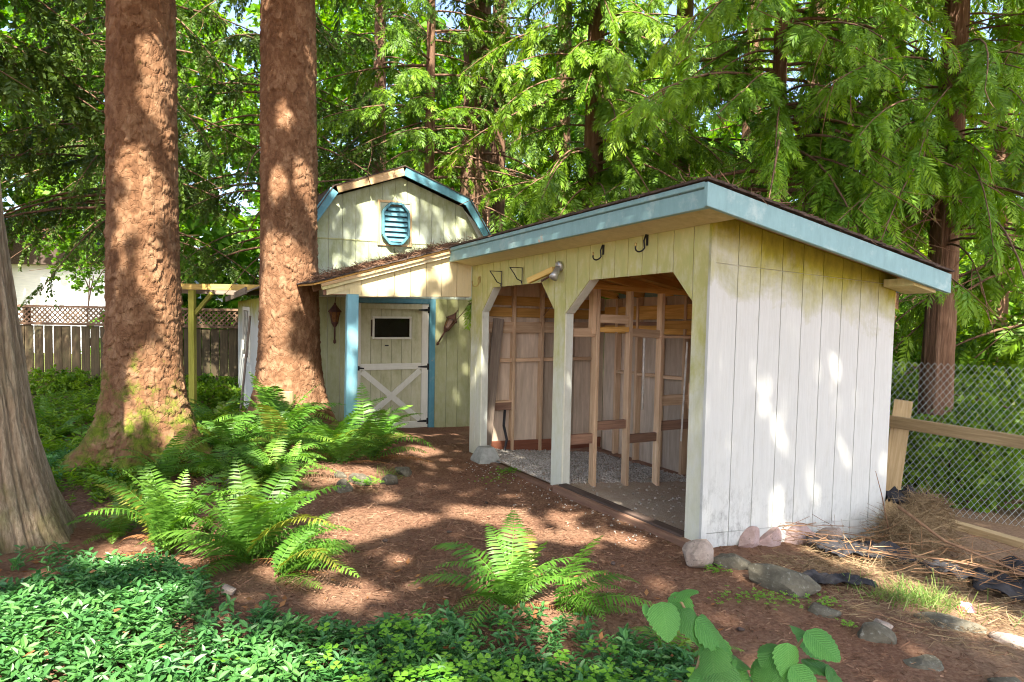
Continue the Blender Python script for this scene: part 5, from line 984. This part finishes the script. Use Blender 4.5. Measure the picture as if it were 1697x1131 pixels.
def fern(x, y, L_, n, label, seed, bias=None, dead=2, up=.5, zoff=0, sun=None):
    R_ = random.Random(seed); rt = root('sword_fern', (x, y, gh(x, y) - .01 + zoff), label, 'fern', 'sword ferns')
    for k in range(n):
        az = 2*math.pi*(k + R_.uniform(-.3, .3))/n if bias is None else bias[0] + R_.uniform(-1, 1)*bias[1]; v = R_.choice((0, 0, 1, 6) if up > .9 else (0, 1, 1, 2, 6)) if R_.random() < up else R_.choice((2, 3, 4, 5, 7))
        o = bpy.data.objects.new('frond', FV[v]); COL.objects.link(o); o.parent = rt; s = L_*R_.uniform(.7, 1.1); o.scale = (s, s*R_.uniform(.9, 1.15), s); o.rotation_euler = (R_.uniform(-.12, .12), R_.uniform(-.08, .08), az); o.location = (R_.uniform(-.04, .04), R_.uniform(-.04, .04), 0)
    for k in range(dead):
        o = bpy.data.objects.new('dead_frond', R_.choice(FD)); COL.objects.link(o); o.parent = rt; s = L_*R_.uniform(.5, .8); o.scale = (s, s, s); o.rotation_euler = (0, 0, R_.uniform(0, 6.28)); o.location = (0, 0, .02); o['label'] = 'withered brown frond'
    return rt
fern(-2.26, 4.44, .76, 17, 'upright sunlit fern nearest the leaning trunk', 1, up=.95)
fern(-3.15, 6.15, .6, 13, 'low fern in front of the mossy trunk foot', 21, up=.25); fern(-1.72, 6.95, .75, 14, 'fern spilling down to the edging stones', 22, up=.25, dead=5); fern(-2.05, 6.1, .55, 11, 'small fern between the largest fern and the bank', 23, up=.3, dead=3); fern(-2.75, 4.75, .5, 10, 'small fern tucked beside the leaning trunk', 24, up=.4, dead=1)
fern(-1.66, 4.30, .78, 30, 'largest fern in the foreground, spreading beside the path', 2, up=.55, dead=3)
fern(-1.38, 4.02, .58, 14, 'low fern arching over the path edge right of the largest fern', 3, (0.1, 1.2), up=.25)
fern(.02, 3.74, .70, 15, 'lone fern at the path edge with one tall upright frond', 4, up=.4, dead=2)
fern(.30, 3.72, .56, 9, 'low arching fern right of the lone fern', 5, (-.3, .9), up=.3, dead=1)
fern(.80, 3.20, .36, 6, 'small dark fern beside the hazel stems', 6, up=.7, dead=0)
fern(-2.55, 7.35, .95, 22, 'fern in the middle of the bank before the second trunk', 7, up=.35); fern(-1.98, 7.55, .95, 22, 'fern on the bank just left of the blue post', 8, up=.45, dead=4); fern(-3.0, 7.1, .85, 18, 'fern hard against the mossy trunk on the bank', 9, up=.3)
fern(-1.52, 7.35, .9, 14, 'rightmost fern on the bank reaching across the stable door', 10, (.2, 1.6), up=.6, dead=4); fern(-2.3, 6.45, .8, 18, 'front fern of the bank spilling over the stones', 11, up=.15, dead=3); fern(-2.75, 8.0, .85, 16, 'rear fern at the foot of the second trunk', 12, up=.25); fern(-2.78, 6.4, .7, 14, 'low fern on the bank at the moss foot', 13, up=.2)
fern(-4.0, 9.2, .75, 12, 'fern in the light behind the mossy trunk', 14, up=.5, dead=0); fern(-4.35, 10.0, .75, 12, 'rear fern under the gate beam', 15, up=.5, dead=0); fern(-4.9, 9.6, .7, 12, 'fern behind and left of the gate post ferns', 16, up=.5, dead=0)
fern(-6.4, 9.6, .7, 11, 'fern left of the mossy trunk in the background', 17, up=.4, dead=0); fern(-7.3, 10.6, .7, 11, 'farthest fern at the left before the fence', 18, up=.4, dead=0); fern(-5.6, 10.6, .7, 11, 'fern glimpsed just left behind the mossy trunk', 19, up=.4, dead=0)
fern(-2.75, 5.15, .40, 8, 'small yellowish fern behind the leaning trunk foot', 20, up=.3, dead=0)
# ================================================================== periwinkle, clover, grass
def in_bed(X, Y):
    """ground cover bed in the foreground: true where the periwinkle grows"""
    e = 3.42 + .18*np.sin(X*2.1+.6) + .25*fbm(X*1.5, Y*0 + 1, 21); edge = np.where(X < -1.1, e + .45*np.clip((-1.1 - X)/.9, 0, 1), e)
    edge = np.where(X > .15, edge - .62*(X - .15), edge)
    bare = (np.hypot((X+2.75)/.28, (Y-3.75)/.2) < 1)
    return (Y < edge + .12*fbm(X*5, Y*5, 22)) & (X < 1.35) & ~bare
def sprig(seed, n=4):
    r = np.random.default_rng(seed); Q, T = [], []
    for k in range(n):
        h = .25 + .75*k/n
        for s in (0, 1):
            a = k*1.57 + s*math.pi + r.normal(0, .25); P = np.array([.0, 0, h]); D = np.array([math.cos(a), math.sin(a), .55 - .5*(1 - k/n) + r.normal(0, .12)]); D /= np.linalg.norm(D); N = np.cross(D, [0, 0, 1.]); N /= np.linalg.norm(N); l = .62*r.uniform(.75, 1.15); w = l*.21
            U = np.cross(N, D); m1 = P + D*l*.33; m2 = P + D*l*.7 - U*l*.04; e = P + D*l - U*l*.14; f = U*w*.35
            Q.append([P, m1 + N*w + f, m2 + N*w*.8 + f*.8, e]); Q.append([P, e, m2 - N*w*.8 + f*.8, m1 - N*w + f]); t = .2 + .6*(k/n) + r.normal(0, .1); T += [t, t]
    return np.array(Q).reshape(-1, 3), np.array(T)
SPR = [sprig(i) for i in range(4)]
def cover(P, S, tint, jit=.5, tms=SPR, seed=3, tilt=.35):
    R_ = np.random.default_rng(seed); m = len(P); q = R_.integers(0, len(tms), m); a = R_.uniform(0, 2*np.pi, m); Zv = np.stack([R_.normal(0, tilt, m), R_.normal(0, tilt, m), np.ones(m)], 1); Zv /= np.linalg.norm(Zv, axis=1)[:, None]
    X = np.stack([np.cos(a), np.sin(a), 0*a], 1); X -= Zv*(X*Zv).sum(1)[:, None]; return join(*[inst(tms[i], P[q == i], X[q == i], Zv[q == i], S[q == i], tint[q == i], jit) for i in range(len(tms))])
R_ = np.random.default_rng(31); n = 12500; X = R_.uniform(-4.6, 1.4, n); Y = R_.uniform(1.7, 4.3, n); k = in_bed(X, Y) & (R_.uniform(0, 1, n) < np.where(fbm(X*2.2, Y*2.2, 33) < -.13, .25, 1)); X, Y = X[k], Y[k]
P = np.stack([X, Y, gz(X, Y) + gnoise(X, Y) + R_.uniform(-.02, .05, len(X)) + .05*vnoise(X*3, Y*3, 4)], 1)
setp(link('periwinkle', npmesh('periwinkle', *cover(P, R_.uniform(.058, .092, len(P)), np.clip(R_.normal(.35, .2, len(P)), 0, 1))), M_VINCA), 'glossy dark green periwinkle carpeting the foreground', 'ground cover', kind='stuff')
n = 1700; X = R_.normal(-4.9, .75, n); Y = R_.normal(7.2, .8, n); k = (np.hypot(X+3.65, Y-6.77) > .75); X, Y = X[k], Y[k]; P = np.stack([X, Y, gz(X, Y) + R_.uniform(-.02, .06, len(X))], 1)
setp(link('periwinkle', npmesh('periwinkle', *cover(P, R_.uniform(.06, .10, len(P)), np.clip(R_.normal(.4, .2, len(P)), 0, 1), seed=5)), M_VINCA), 'patch of periwinkle beyond the mossy trunk at left', 'ground cover', kind='stuff')
n = 3200; X = R_.uniform(-10, -3.6, n); Y = R_.uniform(7.6, 14.6, n); k = fbm(X*.6, Y*.6, 41) > -.03; X, Y = X[k], Y[k]; P = np.stack([X, Y, gz(X, Y) + R_.uniform(0, .10, len(X))], 1)
setp(link('undergrowth', npmesh('undergrowth', *cover(P, R_.uniform(.08, .19, len(P)), np.clip(R_.normal(.4, .2, len(P)), 0, 1), seed=6)), M_SHRUB), 'loose green undergrowth between the trunks and the fence', 'undergrowth', kind='stuff')
n = 2700; X = R_.uniform(4.3, 11, n); Y = R_.uniform(6.9, 14.6, n); k = (fbm(X*.6, Y*.6, 43) > -.02) & (X*.46 + Y*.89 > 8.75); X, Y = X[k], Y[k]; P = np.stack([X, Y, gz(X, Y) + R_.uniform(0, .3, len(X))], 1)
setp(link('undergrowth', npmesh('undergrowth', *cover(P, R_.uniform(.12, .3, len(P)), np.clip(R_.normal(.45, .22, len(P)), 0, 1), seed=7)), M_SHRUB), 'tangled green undergrowth beyond the chain-link fence', 'undergrowth', kind='stuff')
def t_clover():
    Q = []
    for k in range(3):
        a = k*2.094; D = np.array([math.cos(a), math.sin(a), .12]); N = np.array([-math.sin(a), math.cos(a), 0]); Q.append([np.array([0, 0, .6]), np.array([0, 0, .6]) + D*.42 + N*.34, np.array([0, 0, .6]) + D*.58, np.array([0, 0, .6]) + D*.42 - N*.34]); 
    return np.array(Q).reshape(-1, 3), np.array([.2, .3, .4])
TCL = [t_clover()]
def clover(cx, cy, sx, sy, n, sz, label, seed, h=.0):
    R_ = np.random.default_rng(seed); X = R_.normal(cx, sx, n); Y = R_.normal(cy, sy, n); P = np.stack([X, Y, gz(X, Y) + gnoise(X, Y) + h + R_.uniform(0, .03, n)], 1)
    setp(link('clover_patch', npmesh('clover_patch', *cover(P, R_.uniform(.7, 1.2, n)*sz, np.clip(R_.normal(.5, .25, n), 0, 1), tms=TCL, seed=seed, tilt=.2)), M_CLOVER), label, 'clover', kind='stuff')
clover(-.25, 2.75, .35, .16, 170, .05, 'bright clover among the periwinkle at bottom centre', 1, .10); clover(.42, 2.80, .22, .12, 90, .05, 'clover left of the hazel stems at the bottom', 2, .09); clover(-.45, 3.10, .12, .08, 36, .05, 'small clover tuft inside the periwinkle, left of the lone fern', 3, .10)
clover(1.52, 3.93, .16, .05, 130, .022, 'bright green clover along the long lichen-spotted stone', 4); clover(1.37, 4.36, .05, .03, 40, .022, 'tiny clover clump by the round corner stone', 5); clover(-.02, 7.35, .07, .06, 90, .03, 'small green clover clump in front of the concrete block', 6); clover(-.12, 6.95, .12, .12, 50, .02, 'scattered seedlings on the path by the sill timber', 7); clover(-1.33, 6.25, .06, .04, 60, .035, 'bright clump beside the edging stones', 8, .05); clover(1.85, 3.88, .05, .03, 24, .022, 'clover sprigs by the small grey stone', 9); clover(1.86, 3.62, .03, .02, 18, .022, 'clover sprig above the blue-grey stone', 10)
def grass(cx, cy, sx, sy, n, label, seed, ln=(.08, .2)):
    R_ = np.random.default_rng(seed); X = R_.normal(cx, sx, n); Y = R_.normal(cy, sy, n); P = np.stack([X, Y, gz(X, Y) + gnoise(X, Y)], 1); D = R_.normal(0, .8, (n, 3)); D[:, 2] = 1.0
    setp(link('grass_tuft', npmesh('grass_tuft', *strips(P, D, R_.uniform(*ln, n), R_.uniform(.003, .006, n), R_.uniform(0, 1, n), R_.normal(0, .5, n), seg=3)), M_GRASS), label, 'grass', kind='stuff')
grass(2.50, 4.08, .17, .09, 520, 'long green grass tuft beside the black fabric strip', 1, (.05, .14)); grass(3.15, 3.55, .12, .08, 250, 'sparse grass at the right edge below the litter', 2); grass(3.4, 3.2, .2, .15, 260, 'grass in the bottom right corner', 3)
grass(-1.2, 6.75, .06, .05, 90, 'few grass blades among the edging stones', 4, (.05, .1))
# ================================================================== litter on the ground
n = 34000; X = np.concatenate([R_.uniform(-2.6, 3.6, n//2), R_.normal(-.2, 1.2, n//2)]); Y = np.concatenate([R_.uniform(2.9, 9.5, n//2), R_.uniform(2.8, 6.5, n//2)]); lx, ly = loc2(X, Y); k = ~((lx > .0) & (ly > 0)) & ~((ly > 6.55)) ; X, Y = X[k], Y[k]; m = len(X)
P = np.stack([X, Y, gz(X, Y) + gnoise(X, Y) + R_.uniform(.001, .009, m)], 1); D = R_.normal(size=(m, 3)); D[:, 2] *= .18
setp(link('needle_litter', npmesh('needle_litter', *strips(P, D, R_.uniform(.010, .042, m)*np.where(R_.uniform(0, 1, m) < .05, 2.2, 1), R_.uniform(.003, .009, m), np.clip(R_.normal(.45, .28, m), 0, 1), R_.normal(0, .3, m), seg=1)), M_DUFF), 'reddish brown needles and bark chips covering the path', 'litter', kind='stuff')
n = 5200; X = R_.uniform(-3.9, -1.0, n); Y = R_.uniform(5.2, 8.3, n); m = n; P = np.stack([X, Y, gz(X, Y) + gnoise(X, Y) + R_.uniform(.002, .02, m)], 1); D = R_.normal(size=(m, 3)); D[:, 2] *= .2
setp(link('needle_litter', npmesh('needle_litter', *strips(P, D, R_.uniform(.02, .09, m), R_.uniform(.003, .008, m), np.clip(R_.normal(.6, .25, m), 0, 1), R_.normal(0, .3, m), seg=1)), M_DUFF), 'dry fern litter and needles on the bank below the trunks', 'litter', kind='stuff')
# debris lying on the roofs
n = 1500; u = R_.uniform(-.33, 2.1, n); v = R_.uniform(-.33, 4.3, n); e = R_.uniform(0, 1, n); u = np.where(e < .35, R_.uniform(-.34, -.05, n), u); v = np.where((e > .45) & (e < .65), R_.uniform(-.34, -.05, n), v)
PP = np.array([FS(a, b, 2.474 + RS*a) for a, b in zip(u, v)]); PP[:, 2] += R_.uniform(0, .018, n); n2 = 2200; u2 = R_.uniform(-1.95, -.1, n2); v2 = np.where(R_.uniform(0, 1, n2) < .6, R_.uniform(4.12, 4.5, n2), R_.uniform(4.2, 6.6, n2)); P2 = np.array([FB(a, b, ptop(a) + .066) for a, b in zip(u2, v2)]); P2[:, 2] += R_.uniform(0, .045, n2)
D = R_.normal(size=(n+n2, 3)); D[:, 2] *= .3; m = n + n2
setp(link('roof_debris', npmesh('roof_debris', *strips(np.concatenate([PP, P2]), D, R_.uniform(.03, .14, m), R_.uniform(.004, .010, m), np.clip(R_.normal(.4, .2, m), 0, 1), R_.normal(0, .3, m), seg=2)), M_DUFF), 'brown needles and twigs lying on the shed and porch roofs', 'debris', kind='stuff')
# gravel in the shed
def t_peb(seed):
    r = np.random.default_rng(seed); p = np.array([[-1, -1, -.6], [1, -1, -.6], [1, 1, -.6], [-1, 1, -.6], [-.7, -.7, .6], [.7, -.7, .6], [.7, .7, .6], [-.7, .7, .6]], float)*.5 + r.normal(0, .12, (8, 3)); f = [(4, 5, 6, 7), (0, 1, 5, 4), (1, 2, 6, 5), (2, 3, 7, 6), (3, 0, 4, 7)]
    return p[np.array(f).ravel()], np.full(5, .2)
TP = [t_peb(i) for i in range(3)]
fl_ = MB(); N_ = 14
for i in range(N_):
    for j in range(N_*2): pass
t_ = NT('sandy_floor', .95, .1); n2_ = t_.noise(t_.vec(), 60, 6, .8); n3_ = t_.noise(t_.vec(), 5, 4); t_.col(t_.mix(t_.ramp(n3_, [(.4, 0), (.65, .6)]), t_.ramp(n2_, [(.3, (.30, .245, .20)), (.7, (.56, .49, .41))]), (.34, .26, .20))); t_.bump(n2_, .8, .01)
xs = np.linspace(.02, 1.96, 30); ys = np.linspace(.03, 4.2, 60); LX, LY = np.meshgrid(xs, ys); WXX = OX + C1*LX - S1*LY; WYY = OY + S1*LX + C1*LY; Zf = gz(WXX, WYY) + np.maximum(gnoise(WXX, WYY), 0) + .012 + .02*np.maximum(fbm(LX*2, LY*2, 77), 0) + np.where(LY > 2.05, .02, 0); i = (np.arange(29)[None] + np.arange(59)[:, None]*30).ravel()
setp(link('shed_floor', npmesh('shed_floor', np.stack([WXX, WYY, Zf], -1).reshape(-1, 3), np.stack([i, i+1, i+31, i+30], 1), smooth=True), t_.m), kind='structure')
n = 6500; u = R_.uniform(.04, 1.9, n); v = np.where(R_.uniform(0, 1, n) < .96, R_.uniform(2.08, 4.15, n), R_.uniform(.2, 2.1, n)); X = OX + C1*u - S1*v; Y = OY + S1*u + C1*v; P = np.stack([X, Y, gz(X, Y) + np.maximum(gnoise(X, Y), 0) + .02 + .02*np.maximum(fbm(u*2, v*2, 77), 0) + np.where(v > 2.05, .018, -.004)], 1); q = R_.normal(size=(n, 3))
setp(link('gravel', npmesh('gravel', *inst(TP[0], P, q, np.tile([0, 0, 1.], (n, 1)) + .3*R_.normal(size=(n, 3)), R_.uniform(.009, .023, n), R_.uniform(0, .8, n), .1)), M_GRAVEL), 'pale crushed gravel on the floor of the open shed', 'gravel', kind='stuff')
n = 200; u = R_.uniform(-.75, -.05, n)*R_.uniform(.2, 1, n); v = R_.uniform(.3, 3.6, n); X = OX + C1*u - S1*v; Y = OY + S1*u + C1*v; P = np.stack([X, Y, gz(X, Y) + gnoise(X, Y) + .004], 1); q = R_.normal(size=(n, 3))
setp(link('gravel', npmesh('gravel', *inst(TP[1], P, q, np.tile([0, 0, 1.], (n, 1)), R_.uniform(.006, .014, n), R_.uniform(0, .8, n), .1)), M_GRAVEL), 'pale grit scattered on the path along the sill timber', 'gravel', kind='stuff')
# fallen leaves on the ground cover
n = 260; X = R_.uniform(-3.6, 1.2, n); Y = R_.uniform(2.2, 4.4, n); P = np.stack([X, Y, gz(X, Y) + gnoise(X, Y) + np.where(in_bed(X, Y), R_.uniform(.07, .12, n), .01)], 1); Xd = R_.normal(size=(n, 3)); Xd[:, 2] *= .3
TF = (np.array(kite(np.zeros(3), np.array([1., 0, .1]), np.array([0, 1., .15]), 1.0, .22, .45)), np.array([.3]))
setp(link('fallen_leaves', npmesh('fallen_leaves', *inst(TF, P, Xd, np.tile([0, 0, 1.], (n, 1)) + R_.normal(0, .4, (n, 3)), R_.uniform(.025, .07, n), R_.uniform(0, 1, n), .2)), M_DEADF), 'brown fallen leaves caught in the periwinkle', 'leaves', kind='stuff')
n = 1500; X = R_.uniform(-4.3, -2.2, n); Y = R_.uniform(4.9, 6.6, n); k = fbm(X*2, Y*2, 61) > .0; X, Y = X[k], Y[k]; P = np.stack([X, Y, gz(X, Y) + gnoise(X, Y) + R_.uniform(-.01, .05, len(X))], 1)
setp(link('undergrowth', npmesh('undergrowth', *cover(P, R_.uniform(.05, .10, len(P)), np.clip(R_.normal(.45, .2, len(P)), 0, 1), seed=9)), M_SHRUB), 'scattered low green plants before the mossy trunk', 'undergrowth', kind='stuff')
# fir cones
for i, (x, y) in enumerate([(-.45, 5.15), (.45, 4.15), (.95, 3.9), (-.9, 4.9), (.25, 4.75), (-.2, 6.1), (1.25, 3.55), (.7, 4.45)]):
    o = bpy.data.objects.new('fir_cone', rock_mesh(70+i, .026, .016, .015, 2)); COL.objects.link(o); o.data.materials.append(M_DARKW); o.location = (x, y, gh(x, y)+.01); o.rotation_euler = (0, 0, i); setp(o, 'small dark fir cone lying on the bare path', 'cone', 'fir cones on the path')
# ================================================================== hazel shoots in the near right foreground
def m_hazel():
    t = NT('hazel_leaf', .5, .35); sx = t.N('ShaderNodeSeparateXYZ'); t.l.new(t.attr('loc').outputs['Vector'], sx.inputs[0])
    u, v = sx.outputs['X'], sx.outputs['Y']; ph = t.math('SUBTRACT', t.math('MULTIPLY', u, 52), t.math('MULTIPLY', t.math('ABSOLUTE', v), 40)); w = t.math('SINE', ph); w = t.math('POWER', t.math('ABSOLUTE', w), 6.0)
    n = t.noise(t.vec(), 40, 4); c = t.ramp(n, [(.3, (.06, .21, .04)), (.7, (.11, .31, .06))]); mid = t.math('SUBTRACT', 1.0, t.math('MULTIPLY', t.math('ABSOLUTE', v), 70), True); vein = t.math('MULTIPLY', t.math('MAXIMUM', w, mid), .5)
    oi = t.n.new('ShaderNodeObjectInfo'); h = t.N('ShaderNodeHueSaturation'); t.l.new(t.mix(vein, c, (.17, .37, .11)), h.inputs['Color']); t.l.new(t.math('ADD', t.math('MULTIPLY', oi.outputs['Random'], .65), .8), h.inputs['Value']); t.col(h.outputs[0]); t.bump(t.math('SUBTRACT', t.math('MULTIPLY', n, .3), t.math('MAXIMUM', w, mid)), .5, .004)
    tr = t.N('ShaderNodeBsdfTranslucent'); t.l.new(h.outputs[0], tr.inputs['Color']); ms = t.N('ShaderNodeMixShader'); ms.inputs[0].default_value = .35; t.l.new(t.b.outputs[0], ms.inputs[1]); t.l.new(tr.outputs[0], ms.inputs[2]); t.l.new(ms.outputs[0], t.n['Material Output'].inputs['Surface']); return t.m
M_HAZEL = m_hazel()
def hazel_leaf(seed):
    r = np.random.default_rng(seed); nu, nv = 17, 9; V, lo = [], []
    for i in range(nu):
        u = i/(nu-1); hw = .44*(math.sin(math.pi*min(1, u**.78))**.62)*(1 - .12*u) + (.0 if 0 < i < nu-1 else .004); hw *= 1 + (.07 if i % 2 else -.05)
        for j in range(nv):
            v = (j/(nv-1)*2 - 1)*hw; x_ = u + (.03*abs(v)/.44 if i % 2 else 0) - .05*(abs(v)/.44)**2*(1-u); z = .10*abs(v)*1.1 - .55*v*v - .16*u*u + .004*math.sin(u*26 - abs(v)*20)*min(1, abs(v)*8) + .045*math.sin(seed*2.1 + 4*u + 5*v); V.append((x_, v, z)); lo.append((u, v, 0))
    F = [(i*nv+j, i*nv+j+1, (i+1)*nv+j+1, (i+1)*nv+j) for i in range(nu-1) for j in range(nv-1)]
    me = bpy.data.meshes.new('leaf'); me.from_pydata(V, [], F); a = me.attributes.new('loc', 'FLOAT_VECTOR', 'POINT'); a.data.foreach_set('vector', np.array(lo, 'f').ravel()); me.polygons.foreach_set('use_smooth', [True]*len(F)); me.materials.append(M_HAZEL); return me
HL = [hazel_leaf(i) for i in range(4)]
def hazel(label, base, stems, leaves, seed):
    R_ = random.Random(seed); rt = root('hazel_shoot', base, label, 'hazel shoot')
    for st in stems: MB().tube(st, list(np.linspace(.006, .0025, len(st))), 6).build('stem', M_RAIL, rt, True)
    for (x, y, z, s, az, el, roll) in leaves:
        az += R_.uniform(-22, 22); el += R_.uniform(-18, 14); roll += R_.uniform(-22, 22)
        o = bpy.data.objects.new('leaf', R_.choice(HL)); COL.objects.link(o); o.parent = rt; o.location = Vector((x, y, z)) - Vector(base); o.scale = (s, s*R_.uniform(.92, 1.08), s)
        o.rotation_euler = (Matrix.Rotation(math.radians(az), 3, 'Z') @ Matrix.Rotation(math.radians(-el), 3, 'Y') @ Matrix.Rotation(math.radians(roll), 3, 'X')).to_euler()
hazel("hazel shoot with layered round leaves at the bottom, left of its neighbour", (.52, 1.72, .03), [[(0.52, 1.72, 0.05), (0.47, 1.68, 0.5), (0.461, 1.62, 0.816), (0.48, 1.62, 0.908), (0.425, 1.62, 1.012), (0.407, 1.62, 1.026)], [(0.481, 1.62, 0.885), (0.526, 1.6, 0.881)], [(0.456, 1.62, 0.96), (0.368, 1.59, 1.002)]],
 [(0.401, 1.641, 1.02, 0.084, -32, 20, -5), (0.324, 1.585, 1.023, 0.054, -48, -41, 6), (0.363, 1.566, 1.038, 0.088, -65, -50, 5), (0.419, 1.606, 1.005, 0.094, -48, -41, -8), (0.43, 1.643, 1.03, 0.077, -108, -52, -1), (0.451, 1.59, 0.987, 0.11, -44, -38, 7), (0.499, 1.607, 0.933, 0.094, -72, -52, 3), (0.483, 1.548, 0.944, 0.096, -122, -47, 8), (0.517, 1.622, 0.894, 0.086, -36, -27, 6), (0.542, 1.591, 0.886, 0.075, -48, -41, -10), (0.489, 1.528, 0.916, 0.095, -90, -54, 7), (0.48, 1.571, 0.881, 0.08, -139, -34, -12)], 1)
hazel("hazel shoot with spread round leaves at the bottom, nearer the right edge", (.75, 1.78, .03), [[(0.75, 1.78, 0.03), (0.7, 1.72, 0.5), (0.668, 1.62, 0.819), (0.694, 1.62, 0.889), (0.722, 1.62, 0.928), (0.741, 1.6, 0.95)], [(0.694, 1.62, 0.889), (0.656, 1.6, 0.899)], [(0.667, 1.62, 0.836), (0.761, 1.6, 0.837), (0.795, 1.58, 0.849)]],
 [(0.735, 1.638, 0.938, 0.074, -150, 13, 3), (0.715, 1.584, 0.97, 0.092, -38, -31, -4), (0.661, 1.599, 0.921, 0.078, -150, -13, 5), (0.719, 1.652, 0.926, 0.078, -48, -41, -5), (0.662, 1.565, 0.946, 0.085, -99, -53, -6), (0.707, 1.59, 0.885, 0.081, -30, -13, 10), (0.757, 1.573, 0.885, 0.092, -32, -20, 3), (0.623, 1.589, 0.897, 0.069, -132, -41, 5), (0.666, 1.545, 0.903, 0.087, -58, -47, 5), (0.642, 1.564, 0.898, 0.082, -108, -52, 3)], 2)
